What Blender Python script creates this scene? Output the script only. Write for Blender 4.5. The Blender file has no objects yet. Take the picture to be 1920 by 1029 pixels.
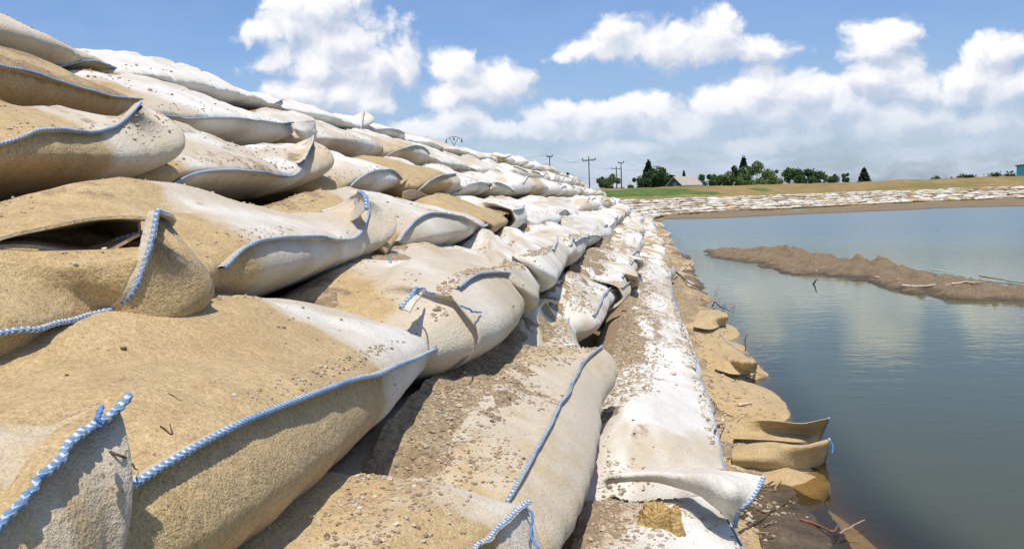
import bpy, math, random
import numpy as np
from mathutils import Vector, Matrix
from mathutils.bvhtree import BVHTree

sc = bpy.context.scene
COL = sc.collection
rng = np.random.default_rng(7)
random.seed(7)

# ------------------------------------------------------------------ camera
F = 1620.; CX, CY = 960., 514.5
ROLL = math.radians(2.0)
_y = np.array([250, -142.5, F]); _y /= np.linalg.norm(_y)
_d = np.array([math.cos(ROLL), -math.sin(ROLL), 0])
_z = np.cross(_y, _d); _z /= np.linalg.norm(_z)
if _z[1] > 0: _z = -_z
_x = np.cross(_y, _z)
A = np.array([_x, _y, _z])
CAM = np.array([0, 0, 1.0])
cam_d = bpy.data.cameras.new("camera"); cam = bpy.data.objects.new("camera", cam_d)
COL.objects.link(cam); sc.camera = cam
R_, U_, B_ = A @ np.array([1, 0, 0]), A @ np.array([0, -1, 0]), A @ np.array([0, 0, -1])
cam.matrix_world = Matrix(((R_[0], U_[0], B_[0], CAM[0]), (R_[1], U_[1], B_[1], CAM[1]), (R_[2], U_[2], B_[2], CAM[2]), (0, 0, 0, 1)))
cam_d.sensor_width = 36; cam_d.lens = 36 * F / 1920; cam_d.clip_end = 6000; cam_d.clip_start = .02

def bp(px, py, ax='Z', val=0.):
    """pixel of the photograph -> the world point it shows on the plane ax = val"""
    v = A @ np.array([px - CX, py - CY, F]); i = 'XYZ'.index(ax)
    return CAM + v * (val - CAM[i]) / v[i]

# ------------------------------------------------------------------ sun, sky, exposure
SUN = np.array([.09, -.37, .93]); SUN /= np.linalg.norm(SUN)
sl = bpy.data.lights.new("sun", 'SUN'); so = bpy.data.objects.new("sun", sl); COL.objects.link(so)
sl.energy = 4.2; sl.angle = math.radians(.53); sl.color = (1, .93, .82)
so.rotation_euler = Vector(SUN).to_track_quat('Z', 'Y').to_euler(); so.location = (-5, -2, 12)
sc.view_settings.view_transform = 'Standard'; sc.view_settings.look = 'None'
sc.view_settings.exposure = .15; sc.view_settings.gamma = 1
w = bpy.data.worlds.new("World"); sc.world = w; w.use_nodes = True
w.cycles.sampling_method = 'MANUAL'; w.cycles.sample_map_resolution = 512

class NT:
    def __init__(s, nt): s.nt = nt; nt.nodes.clear()
    def n(s, t, **k):
        o = s.nt.nodes.new(t)
        for a, b in k.items(): setattr(o, a, b)
        return o
    def put(s, sock, v):
        if v is None: return
        if isinstance(v, bpy.types.NodeSocket): s.nt.links.new(v, sock)
        else: sock.default_value = v
    def m(s, op, a, b=None, c=None, clamp=False):
        o = s.n('ShaderNodeMath', operation=op, use_clamp=clamp)
        for i, v in enumerate((a, b, c)): s.put(o.inputs[i], v)
        return o.outputs[0]
    def v(s, op, a, b=None, out=0):
        o = s.n('ShaderNodeVectorMath', operation=op)
        for i, v in enumerate((a, b)):
            if v is not None: s.put(o.inputs[i], v)
        return o.outputs[out]
    def noise(s, vec, scale, detail=4, rough=.55, dist=0., out=0):
        o = s.n('ShaderNodeTexNoise'); s.put(o.inputs['Vector'], vec)
        for k, q in (('Scale', scale), ('Detail', detail), ('Roughness', rough), ('Distortion', dist)): s.put(o.inputs[k], q)
        return o.outputs[out]
    def vor(s, vec, scale, feature='F1', out=0, detail=0., rnd=1., smooth=None):
        o = s.n('ShaderNodeTexVoronoi', feature=feature); s.put(o.inputs['Vector'], vec)
        s.put(o.inputs['Scale'], scale); s.put(o.inputs['Detail'], detail); s.put(o.inputs['Randomness'], rnd)
        if smooth is not None: s.put(o.inputs['Smoothness'], smooth)
        return o.outputs[out]
    def ss(s, x, a, b, lo=0., hi=1.):
        o = s.n('ShaderNodeMapRange', interpolation_type='SMOOTHSTEP')
        for i, q in enumerate((x, a, b, lo, hi)): s.put(o.inputs[i], q)
        return o.outputs[0]
    def mix(s, f, a, b, kind='RGBA', blend='MIX'):
        o = s.n('ShaderNodeMix', data_type=kind)
        if kind == 'RGBA': o.blend_type = blend
        ia, ib = (6, 7) if kind == 'RGBA' else (2, 3)
        s.put(o.inputs[0], f); s.put(o.inputs[ia], a); s.put(o.inputs[ib], b)
        return o.outputs[2 if kind == 'RGBA' else 0]
    def comb(s, x, y, z=0.):
        o = s.n('ShaderNodeCombineXYZ')
        for i, q in enumerate((x, y, z)): s.put(o.inputs[i], q)
        return o.outputs[0]

def c4(r, g, b): return (r, g, b, 1.)

CLOUDS = [  # px, py, rx, ry of the photographed cumulus, turned into directions
 (590,25,100,48),(530,52,60,40),(640,80,120,58),(710,125,95,42),(600,120,110,36),(520,105,45,28),(560,165,70,36),(630,185,95,30),(700,205,60,22),(760,140,60,30),(480,60,40,30),
 (860,130,50,30),(930,160,66,42),(860,170,70,30),(965,145,36,28),
 (1165,62,48,34),(1240,88,130,34),(1345,58,58,38),(1390,92,66,28),(1110,98,60,13),(1300,85,90,38),
 (1665,62,40,30),(1625,92,48,46),(1640,140,60,46),(1690,170,60,24),
 (1890,88,62,32),(1830,140,82,30),(1910,160,80,36),(1790,175,60,20),
 (1430,160,62,36),(1510,180,70,40),(1360,195,70,30),(1560,215,90,32),(1450,215,120,34),
 (1030,212,58,20),(1130,215,60,24),(1080,240,110,28),(1230,205,60,26),(1280,235,110,34),(1700,225,120,26),(1850,225,110,26),(1600,250,130,26),
 (850,225,60,24),(900,250,80,22),(780,240,60,16),(1180,280,90,12),(1400,270,110,16),(300,-12,60,5)]
def build_sky():
    t = NT(w.node_tree)
    sky = t.n('ShaderNodeTexSky', sky_type='NISHITA', sun_disc=False)
    sky.sun_elevation = math.asin(SUN[2]); sky.sun_rotation = math.atan2(SUN[0], SUN[1])
    sky.air_density = 1.1; sky.dust_density = 1.2; sky.ozone_density = 3.4
    dirv = t.n('ShaderNodeTexCoord').outputs['Generated']
    sep = t.n('ShaderNodeSeparateXYZ'); t.put(sep.inputs[0], dirv)
    dx, dy, dz = sep.outputs
    ady = t.m('MAXIMUM', t.m('ABSOLUTE', dy), .15)
    a = t.m('DIVIDE', dx, ady); b = t.m('DIVIDE', dz, ady)
    p = t.comb(a, b, t.m('MULTIPLY', t.m('SIGN', dy), .5))
    # domain warp for ragged edges
    wn = t.noise(p, 9., 5, .6, out=1)
    warp = t.v('MULTIPLY', t.v('SUBTRACT', wn, (.5, .5, .5)), (.075, .055, 0.))
    pw = t.v('ADD', p, warp)
    def field(pp):
        cur = None
        for (x, y, rx, ry) in CLOUDS:
            v = A @ np.array([x - CX, y - CY, F])
            ai, bi = v[0] / v[1], v[2] / v[1]
            q = t.v('MULTIPLY', t.v('SUBTRACT', pp, (ai, bi, .5)), (F / rx * .72, F / ry * .74, 4.))
            L = t.v('LENGTH', q, out=1)
            cur = L if cur is None else t.m('SMOOTH_MIN', cur, L, .35)
        return t.m('SUBTRACT', 1., cur)
    def detail(pp):
        n1 = t.m('SUBTRACT', t.noise(pp, 22., 7, .6), .5)
        v1 = t.m('SUBTRACT', .45, t.vor(pp, 26., 'F1', detail=3.))
        return t.m('ADD', t.m('MULTIPLY', n1, .95), t.m('MULTIPLY', v1, .55))
    D0 = field(pw)
    off = t.v('ADD', pw, (-.010, .020, 0.))
    D1 = field(off)
    n0, n1 = detail(pw), detail(off)
    dens = t.m('ADD', t.m('ADD', D0, .27), n0)
    dens1 = t.m('ADD', t.m('ADD', t.m('MULTIPLY', D1, .9), .27), n1)
    cover = t.ss(dens, -.04, .46)
    lit = t.m('SUBTRACT', dens, dens1)
    br = t.ss(lit, -.55, .75)
    thick = t.ss(dens, .1, 1.3)
    shade = t.m('SUBTRACT', br, t.m('MULTIPLY', thick, .12), clamp=True)
    ccol = t.mix(shade, c4(5.0, 5.7, 7.0), c4(9.6, 9.5, 9.6))
    # thin high veil and a pale layer towards the horizon
    veil = t.noise(t.v('MULTIPLY', pw, (1., 3.2, 1.)), 7., 7, .62)
    low = t.ss(b, .13, .0)
    vf = t.m('MULTIPLY', t.ss(veil, .36, .66), t.m('ADD', t.m('MULTIPLY', low, .85), .06), clamp=True)
    hz = t.m('MULTIPLY', t.ss(b, .22, -.01), .40)
    base = t.mix(hz, t.mix(1., sky.outputs[0], c4(.94, 1.06, 1.30), blend='MULTIPLY'), c4(3.9, 4.9, 6.5))
    base = t.mix(vf, base, c4(6.0, 6.8, 8.0))
    fade = t.ss(b, .03, .125, .22, 1.)
    lowfade = t.m('MULTIPLY', cover, fade)
    col = t.mix(lowfade, base, ccol)
    bg = t.n('ShaderNodeBackground'); t.put(bg.inputs[0], col); bg.inputs[1].default_value = .1
    out = t.n('ShaderNodeOutputWorld'); w.node_tree.links.new(bg.outputs[0], out.inputs[0])
build_sky()

# ------------------------------------------------------------------ helpers
def hsh(i, j, k, s):
    h = (i.astype(np.int64) * 374761393 + j.astype(np.int64) * 668265263 + k.astype(np.int64) * 1440662683 + s * 97531) & 0xffffffff
    h = ((h ^ (h >> 13)) * 1274126177) & 0xffffffff
    h = ((h ^ (h >> 16)) * 2246822519) & 0xffffffff
    return ((h ^ (h >> 15)) & 0xffff) / 32767.5 - 1.
def vn(x, y, z=0., s=0):
    x, y, z = np.broadcast_arrays(np.asarray(x, float), y, z)
    xi, yi, zi = np.floor(x), np.floor(y), np.floor(z)
    fx, fy, fz = x - xi, y - yi, z - zi
    fx, fy, fz = [q * q * (3 - 2 * q) for q in (fx, fy, fz)]
    r = 0
    for a in (0, 1):
        for b in (0, 1):
            for c in (0, 1):
                r = r + hsh(xi + a, yi + b, zi + c, s) * (fx if a else 1 - fx) * (fy if b else 1 - fy) * (fz if c else 1 - fz)
    return r
def fbm(x, y, z=0., s=0, o=4, g=.5):
    r, a = 0, 1.
    for i in range(o):
        r = r + a * vn(np.asarray(x) * 2**i, np.asarray(y) * 2**i, np.asarray(z) * 2**i, s + i * 11); a *= g
    return r
def sstep(x, a, b):
    t = np.clip((np.asarray(x, float) - a) / (b - a), 0, 1); return t * t * (3 - 2 * t)

def mkmesh(name, V, faces, smooth=True, attrs=None):
    V = np.asarray(V, np.float32); me = bpy.data.meshes.new(name)
    if isinstance(faces, np.ndarray):
        n = faces.shape[1]; k = len(faces)
        me.vertices.add(len(V)); me.vertices.foreach_set('co', V.ravel())
        me.loops.add(k * n); me.loops.foreach_set('vertex_index', faces.astype(np.int32).ravel())
        me.polygons.add(k); me.polygons.foreach_set('loop_start', np.arange(k, dtype=np.int32) * n)
        me.polygons.foreach_set('use_smooth', np.full(k, smooth))
        me.update(calc_edges=True)
    else:
        me.from_pydata([tuple(map(float, v)) for v in V], [], faces)
        if smooth: me.polygons.foreach_set('use_smooth', np.full(len(me.polygons), True))
    for k_, a in (attrs or {}).items():
        at = me.attributes.new(k_, 'FLOAT', 'POINT'); at.data.foreach_set('value', np.asarray(a, np.float32).ravel())
    return me
def obj(name, me, mat, parent=None, loc=None):
    o = bpy.data.objects.new(name, me); COL.objects.link(o)
    if mat and not me.materials: me.materials.append(mat)
    if parent: o.parent = parent
    if loc is not None: o.location = loc
    return o
def thing(name, label, cat, loc=(0, 0, 0), group=None):
    o = bpy.data.objects.new(name, None); COL.objects.link(o); o.location = loc; o.empty_display_size = .1
    tag(o, label, cat, group); return o
def tag(o, label, cat, group=None, kind=None):
    if label: o['label'] = label
    if cat: o['category'] = cat
    if group: o['group'] = group
    if kind: o['kind'] = kind
    return o
class Acc:
    """collects pieces into one mesh (quads and triangles)"""
    def __init__(s): s.V = []; s.Q = []; s.n = 0; s.at = {}
    def add(s, V, Fc, **at):
        V = np.asarray(V, float); Fc = np.asarray(Fc) + s.n
        if Fc.shape[1] == 3: Fc = np.concatenate([Fc, Fc[:, 2:3]], 1)
        s.V.append(V); s.Q.append(Fc); s.n += len(V)
        for k, a in at.items(): s.at.setdefault(k, []).append(np.broadcast_to(np.asarray(a, float), (len(V),)))
    def mesh(s, name, loc=(0, 0, 0), smooth=True):
        V = np.concatenate(s.V) - np.asarray(loc); Q = np.concatenate(s.Q)
        at = {k: np.concatenate(a) for k, a in s.at.items()}
        tri = Q[:, 2] == Q[:, 3]
        if tri.all(): return mkmesh(name, V, Q[:, :3], smooth, at)
        if not tri.any(): return mkmesh(name, V, Q, smooth, at)
        me = bpy.data.meshes.new(name)
        tq, qq = Q[tri][:, :3], Q[~tri]
        me.vertices.add(len(V)); me.vertices.foreach_set('co', V.astype(np.float32).ravel())
        li = np.concatenate([qq.ravel(), tq.ravel()]).astype(np.int32)
        me.loops.add(len(li)); me.loops.foreach_set('vertex_index', li)
        st = np.concatenate([np.arange(len(qq)) * 4, len(qq) * 4 + np.arange(len(tq)) * 3]).astype(np.int32)
        me.polygons.add(len(st)); me.polygons.foreach_set('loop_start', st)
        me.polygons.foreach_set('use_smooth', np.full(len(st), smooth)); me.update(calc_edges=True)
        for k_, a in at.items():
            x = me.attributes.new(k_, 'FLOAT', 'POINT'); x.data.foreach_set('value', a.astype(np.float32))
        return me
def gridf(nu, nv, wrap=False):
    i, j = np.meshgrid(np.arange(nu - 1), np.arange(nv if wrap else nv - 1), indexing='ij')
    j2 = (j + 1) % nv
    return np.stack([i * nv + j, (i + 1) * nv + j, (i + 1) * nv + j2, i * nv + j2], -1).reshape(-1, 4)
def box(a, lo, hi, M=None, **at):
    lo, hi = np.array(lo, float), np.array(hi, float)
    V = np.array([[(lo, hi)[i][0], (lo, hi)[j][1], (lo, hi)[k][2]] for i in (0, 1) for j in (0, 1) for k in (0, 1)])
    if M is not None: V = V @ np.array(M).T
    a.add(V, [[0, 1, 3, 2], [4, 6, 7, 5], [0, 4, 5, 1], [2, 3, 7, 6], [0, 2, 6, 4], [1, 5, 7, 3]], **at)
def resample(P, n):
    """Catmull-Rom through P, then n points at even arc length"""
    P = np.asarray(P, float)
    if len(P) > 2:
        E = np.vstack([2 * P[0] - P[1], P, 2 * P[-1] - P[-2]]); out = []
        for i in range(1, len(E) - 2):
            p0, p1, p2, p3 = E[i - 1:i + 3]; t = np.linspace(0, 1, 24, endpoint=False)[:, None]
            out.append(.5 * (2 * p1 + (p2 - p0) * t + (2 * p0 - 5 * p1 + 4 * p2 - p3) * t**2 + (3 * p1 - p0 - 3 * p2 + p3) * t**3))
        P = np.vstack(out + [E[-2][None]])
    s = np.r_[0, np.cumsum(np.linalg.norm(np.diff(P, axis=0), axis=1))]
    q = np.linspace(0, s[-1], n)
    return np.stack([np.interp(q, s, P[:, k]) for k in range(3)], 1), s[-1]
def tube(a, P, r, sides=6, stitch=None, **at):
    """tube of radius r (scalar or array) along P, closed at the ends"""
    P = np.asarray(P, float); n = len(P)
    T = np.gradient(P, axis=0); T /= np.linalg.norm(T, axis=1)[:, None] + 1e-12
    ref = np.array([0, 0, 1.]) if abs(T[:, 2]).mean() < .85 else np.array([1., 0, 0])
    N = np.cross(T, ref); N /= np.linalg.norm(N, axis=1)[:, None] + 1e-12
    Bn = np.cross(T, N)
    th = np.linspace(0, 2 * np.pi, sides, endpoint=False)
    rr = np.broadcast_to(np.asarray(r, float), (n,))[:, None] * np.ones(sides)
    s = np.r_[0, np.cumsum(np.linalg.norm(np.diff(P, axis=0), axis=1))]
    if stitch: rr = rr * (1 + .13 * np.sin(2 * np.pi * s[:, None] / stitch + th[None]))
    V = P[:, None] + rr[..., None] * (np.cos(th)[None, :, None] * N[:, None] + np.sin(th)[None, :, None] * Bn[:, None])
    V = V.reshape(-1, 3); Fc = gridf(n, sides, True)
    V = np.vstack([V, P[:1], P[-1:]]); m = n * sides
    j = np.arange(sides); j2 = (j + 1) % sides
    c0 = np.stack([np.full(sides, m), j, j2, j2], 1); c1 = np.stack([np.full(sides, m + 1), (n - 1) * sides + j2, (n - 1) * sides + j, (n - 1) * sides + j], 1)
    ph = None
    if stitch:
        ph = (s[:, None] / stitch + th[None] / (2 * np.pi)).ravel(); ph = np.r_[ph, 0, 0]
        at = dict(at, ph=ph)
    a.add(V, np.vstack([Fc, c0, c1]), **at)

# ------------------------------------------------------------------ materials
def material(name):
    m = bpy.data.materials.new(name); m.use_nodes = True; return m, NT(m.node_tree)
def finish(t, col, rough=.9, bump=None, spec=.2, dist=.002, strength=1., **kw):
    b = t.n('ShaderNodeBsdfPrincipled'); t.put(b.inputs['Base Color'], col); t.put(b.inputs['Roughness'], rough)
    t.put(b.inputs['Specular IOR Level'], spec)
    for k, v in kw.items(): t.put(b.inputs[k.replace('_', ' ')], v)
    if bump is not None:
        bn = t.n('ShaderNodeBump'); t.put(bn.inputs['Height'], bump); bn.inputs['Distance'].default_value = dist; bn.inputs['Strength'].default_value = strength
        t.put(b.inputs['Normal'], bn.outputs[0])
    o = t.n('ShaderNodeOutputMaterial'); t.nt.links.new(b.outputs[0], o.inputs[0]); return b
def geo_pos(t): return t.n('ShaderNodeNewGeometry').outputs['Position']
def attr(t, n):
    return t.n('ShaderNodeAttribute', attribute_name=n).outputs['Fac']

def mat_fabric():
    m, t = material('geotextile')
    P = geo_pos(t); st = attr(t, 'stain'); mud = attr(t, 'mud')
    rnd = t.n('ShaderNodeObjectInfo').outputs['Random']
    grain = t.noise(P, 420., 2, .6); g2 = t.noise(P, 150., 3, .6); mid = t.noise(P, 26., 5, .62); big = t.noise(P, 5., 4, .6)
    edge = t.m('ADD', st, t.m('ADD', t.m('MULTIPLY', t.m('SUBTRACT', mid, .5), .35), t.m('MULTIPLY', t.m('SUBTRACT', g2, .5), .30)))
    stf = t.ss(edge, .32, .68)
    clean = t.mix(t.ss(big, .3, .7), c4(.71, .69, .63), c4(.62, .59, .52))
    clean = t.mix(t.ss(t.m('ADD', st, t.m('MULTIPLY', t.m('SUBTRACT', big, .5), .25)), .02, .30), clean, t.mix(mid, c4(.56, .49, .38), c4(.48, .415, .31)))
    blot = t.ss(t.m('ADD', mid, t.m('MULTIPLY', st, .3)), .55, .80)
    clean = t.mix(t.m('MULTIPLY', blot, .5), clean, c4(.53, .44, .30))
    tan = t.mix(t.ss(t.m('ADD', t.m('MULTIPLY', mid, .6), t.m('MULTIPLY', big, .4)), .35, .65), c4(.485, .36, .185), c4(.40, .285, .14))
    c = t.mix(stf, clean, tan)
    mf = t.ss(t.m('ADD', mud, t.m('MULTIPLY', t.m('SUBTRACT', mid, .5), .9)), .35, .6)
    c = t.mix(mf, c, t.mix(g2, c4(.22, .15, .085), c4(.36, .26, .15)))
    sp = t.m('ADD', t.m('MULTIPLY', t.m('SUBTRACT', grain, .5), 1.2), t.m('MULTIPLY', t.m('SUBTRACT', g2, .5), .8))
    spk = t.m('ADD', 1., t.m('MULTIPLY', sp, t.m('ADD', t.m('MULTIPLY', stf, .75), .34)))
    c = t.v('SCALE', c, None); c.node.operation = 'SCALE'; t.put(c.node.inputs[3], spk)
    # scattered dark grit
    gr = t.vor(P, 95., 'F1', 0)
    gm = t.m('MULTIPLY', t.ss(gr, .22, .12), t.ss(t.noise(P, 11., 3, .6), .5, .66))
    c = t.mix(t.m('MULTIPLY', gm, .75), c, c4(.16, .11, .07))
    h = t.m('ADD', t.m('MULTIPLY', grain, .45), t.m('ADD', t.m('MULTIPLY', g2, .8), t.m('MULTIPLY', mid, 1.1)))
    finish(t, c, .95, h, .1, .0035, .9, Sheen_Weight=.12)
    return m
def mat_cord():
    m, t = material('blue_white_stitching')
    ph = attr(t, 'ph'); P = geo_pos(t)
    tri = t.m('ABSOLUTE', t.m('SUBTRACT', t.m('FRACT', ph), .5))
    f = t.ss(t.m('ADD', tri, t.m('MULTIPLY', t.m('SUBTRACT', t.noise(P, 260., 3), .5), .5)), .30, .44)
    n = t.noise(P, 14., 4)
    blue = t.mix(n, c4(.08, .18, .36), c4(.20, .34, .50))
    pale = t.mix(t.noise(P, 40., 3), c4(.42, .48, .56), c4(.75, .74, .70))
    lim = t.m('MULTIPLY', f, t.ss(t.noise(P, 7., 2), .22, .50))
    c = t.mix(lim, blue, pale)
    c = t.mix(t.m('MULTIPLY', t.ss(t.noise(P, 30., 4), .5, .75), .5), c, c4(.30, .25, .18))
    finish(t, c, .85, t.noise(P, 500., 3), .15, .001)
    return m
def mat_thread():
    m, t = material('blue_thread'); finish(t, c4(.10, .24, .52), .8); return m
def mat_stone():
    m, t = material('pebbles')
    P = geo_pos(t); r = attr(t, 'rnd')
    rp = t.n('ShaderNodeValToRGB'); t.put(rp.inputs[0], r); cr = rp.color_ramp; cr.interpolation = 'LINEAR'
    cols = [(0, (.15, .105, .07)), (.2, (.32, .24, .15)), (.4, (.45, .37, .26)), (.55, (.33, .29, .24)), (.7, (.50, .43, .33)), (.8, (.26, .15, .09)), (.9, (.17, .15, .14)), (1, (.62, .57, .49))]
    cr.elements[0].position = 0; cr.elements[0].color = c4(*cols[0][1]); cr.elements[1].position = 1; cr.elements[1].color = c4(*cols[-1][1])
    for p_, c_ in cols[1:-1]: cr.elements.new(p_).color = c4(*c_)
    n = t.noise(P, 300., 3, .6)
    c = t.mix(t.m('MULTIPLY', n, .35), rp.outputs[0], c4(.55, .43, .28))
    finish(t, c, .85, n, .25, .001); return m
def mat_dirt(name, a, b, scale=18., grit=True, wet=False):
    m, t = material(name); P = geo_pos(t)
    n = t.noise(P, scale, 6, .65); f = t.noise(P, 160., 3, .6)
    c = t.mix(t.ss(n, .3, .7), c4(*a), c4(*b))
    if grit:
        v = t.vor(P, 110., 'F1', 1); hv = t.n('ShaderNodeSeparateColor'); t.put(hv.inputs[0], v)
        c = t.mix(.5, c, t.mix(hv.outputs[0], c4(a[0] * .55, a[1] * .55, a[2] * .55), c4(min(1, b[0] * 1.5), min(1, b[1] * 1.5), min(1, b[2] * 1.5))))
    c = t.mix(t.m('MULTIPLY', f, .4), c, c4(b[0] * 1.2, b[1] * 1.2, b[2] * 1.2))
    rough = .95
    if wet:
        sp = t.n('ShaderNodeSeparateXYZ'); t.put(sp.inputs[0], P)
        wf = t.ss(t.m('ADD', sp.outputs[2], t.m('MULTIPLY', t.m('SUBTRACT', n, .5), .05)), .045, -.005)
        c = t.mix(t.m('MULTIPLY', wf, .8), c, t.mix(.5, c4(.05, .035, .02), c4(a[0] * .4, a[1] * .4, a[2] * .4)))
        rough = t.m('SUBTRACT', .95, t.m('MULTIPLY', wf, .6))
    h = t.m('ADD', t.m('MULTIPLY', n, 4.), t.m('ADD', f, t.m('MULTIPLY', t.vor(P, 170.), .5)))
    finish(t, c, rough, h, .2, .006, .9); return m
def mat_plain(name, col, rough=.8, scale=20., var=.25, metallic=0.):
    m, t = material(name); P = geo_pos(t); n = t.noise(P, scale, 4, .6)
    c = t.mix(n, c4(*[q * (1 - var) for q in col]), c4(*[q * (1 + var) for q in col]))
    finish(t, c, rough, n, .3, .003, Metallic=metallic); return m
def mat_slope():
    """dike turf: dry straw grass with green patches placed where the dike has them"""
    m, t = material('dike_grass'); P = geo_pos(t)
    g = attr(t, 'green'); n = t.noise(P, 1.1, 6, .7); f = t.noise(t.v('MULTIPLY', P, (1., 1., 3.)), 9., 4, .7)
    dry = t.mix(t.ss(n, .3, .7), c4(.24, .16, .065), c4(.34, .25, .115))
    dry = t.mix(t.ss(t.noise(P, .25, 3), .45, .65), dry, c4(.20, .175, .065))
    gr = t.mix(t.ss(n, .3, .7), c4(.055, .115, .025), c4(.12, .19, .045))
    gf = t.ss(t.m('ADD', g, t.m('MULTIPLY', t.m('SUBTRACT', t.noise(P, .9, 5, .7), .5), .9)), .4, .6)
    c = t.mix(gf, dry, gr)
    c = t.mix(t.m('MULTIPLY', t.ss(f, .4, .7), .35), c, c4(.12, .10, .05))
    finish(t, c, .95, f, .1, .05); return m
def mat_water():
    m, t = material('lake_water'); P = geo_pos(t)
    sep = t.n('ShaderNodeSeparateXYZ'); t.put(sep.inputs[0], P)
    dist = t.v('LENGTH', P, out=1)
    # small wind ripples, rougher water farther out
    p1 = t.v('MULTIPLY', P, (.55, 1., 1.))
    r1 = t.noise(p1, 9., 4, .55, .6); r2 = t.noise(p1, 34., 3, .5, .3); r3 = t.noise(p1, 2.2, 3, .5)
    far = t.ss(dist, 9., 20.)
    h = t.m('ADD', t.m('MULTIPLY', r1, t.m('ADD', .010, t.m('MULTIPLY', far, .12))), t.m('ADD', t.m('MULTIPLY', r2, t.m('ADD', .0012, t.m('MULTIPLY', far, .03))), t.m('MULTIPLY', r3, .012)))
    bn = t.n('ShaderNodeBump'); t.put(bn.inputs['Height'], h); bn.inputs['Distance'].default_value = 1.; bn.inputs['Strength'].default_value = .15
    murk = attr(t, 'murk')
    n = t.noise(P, .7, 3)
    deep = t.mix(far, t.mix(n, c4(.062, .070, .040), c4(.075, .078, .046)), c4(.080, .112, .098))
    dif = t.n('ShaderNodeBsdfDiffuse'); t.put(dif.inputs[0], deep)
    tr = t.n('ShaderNodeBsdfTransparent'); t.put(tr.inputs[0], c4(.78, .70, .55))
    bod = t.n('ShaderNodeMixShader'); t.put(bod.inputs[0], murk); t.nt.links.new(tr.outputs[0], bod.inputs[1]); t.nt.links.new(dif.outputs[0], bod.inputs[2])
    gl = t.n('ShaderNodeBsdfGlossy'); t.put(gl.inputs['Roughness'], t.m('ADD', .03, t.m('MULTIPLY', t.ss(dist, 8., 26.), .26))); t.put(gl.inputs['Color'], c4(.90, .95, .86)); t.put(gl.inputs['Normal'], bn.outputs[0])
    fr = t.n('ShaderNodeFresnel'); fr.inputs[0].default_value = 1.33; t.put(fr.inputs['Normal'], bn.outputs[0])
    mx = t.n('ShaderNodeMixShader'); t.put(mx.inputs[0], t.m('MULTIPLY', fr.outputs[0], .95, clamp=True)); t.nt.links.new(bod.outputs[0], mx.inputs[1]); t.nt.links.new(gl.outputs[0], mx.inputs[2])
    o = t.n('ShaderNodeOutputMaterial'); t.nt.links.new(mx.outputs[0], o.inputs[0]); return m
def mat_leaf(name, a, b):
    m, t = material(name); r = attr(t, 'rnd'); P = geo_pos(t)
    c = t.mix(r, c4(*a), c4(*b)); c = t.mix(t.m('MULTIPLY', t.ss(t.noise(P, .5, 3), .4, .65), .5), c, c4(a[0] * .7, a[1] * .7, a[2] * .7))
    finish(t, c, .7, None, .2); return m

M_FAB = mat_fabric(); M_CORD = mat_cord(); M_THR = mat_thread(); M_STONE = mat_stone()
M_DIRT = mat_dirt('gravelly_dirt', (.19, .135, .08), (.36, .28, .175))
M_MUD = mat_dirt('wet_mud', (.125, .093, .056), (.225, .17, .105), 9., True, True)
M_BED = mat_dirt('lake_bed', (.13, .085, .05), (.20, .14, .085), 6., False)
M_CLAY = mat_dirt('yellow_clay', (.50, .33, .12), (.62, .43, .18), 40., False)
M_SLOPE = mat_slope(); M_WATER = mat_water()
M_WOOD = mat_plain('weathered_wood', (.30, .22, .14), .85, 60., .4)
M_PALEWOOD = mat_plain('bleached_wood', (.58, .50, .38), .85, 60., .3)
M_DARKWOOD = mat_plain('dark_wet_wood', (.10, .065, .04), .6, 60., .4)
M_POLE = mat_plain('pole_wood', (.085, .08, .075), .9, 3.)
M_WIRE = mat_plain('wire_metal', (.13, .14, .16), .7, 3.)
M_ROOF = mat_plain('fibre_cement_roof', (.36, .33, .28), .9, 2.)
M_WALLH = mat_plain('dark_gable_boards', (.09, .09, .09), .9, 2.)
M_TURQ = mat_plain('turquoise_paint', (.10, .55, .60), .7, 1., .1)
M_TRUNK = mat_plain('bark', (.10, .08, .06), .9, 6.)
M_LEAF = [mat_leaf('dark_conifer', (.012, .028, .016), (.035, .065, .03)), mat_leaf('dark_leaves', (.03, .065, .02), (.08, .14, .04)), mat_leaf('mid_leaves', (.06, .11, .03), (.14, .21, .065)), mat_leaf('pale_leaves', (.10, .15, .06), (.23, .29, .13))]
M_INSUL = mat_plain('dark_insulator', (.05, .05, .055), .5, 3.)

# ------------------------------------------------------------------ sandbag builder
ZB = [-.075, .15, .375, .60, .825, 1.05, 1.275, 1.50]            # bottom of each course, waterline first
XO = [.56, .205, -.115, -.41, -.69, -1.08, -1.52, -1.85]         # outer face of each course
TH = .225
ZT = [.09, .392, .618, .862, 1.036, 1.24, 1.485, 1.65]            # top of each course
TILT = [.07, .02, .025, .03, .038, .055, .070, .03]             # how far the tops slope outwards
ZMID = {0: .07, 1: .28, 2: .52}
def sgn(x): return np.where(x >= 0, 1., -1.)
def edge_pt(row, p):
    if len(p) == 4: return bp(*p)
    if row <= 2: return bp(p[0], p[1], 'Z', ZMID[row])
    return bp(p[0], p[1], 'X', XO[row] + (p[2] if len(p) > 2 else 0))

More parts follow.
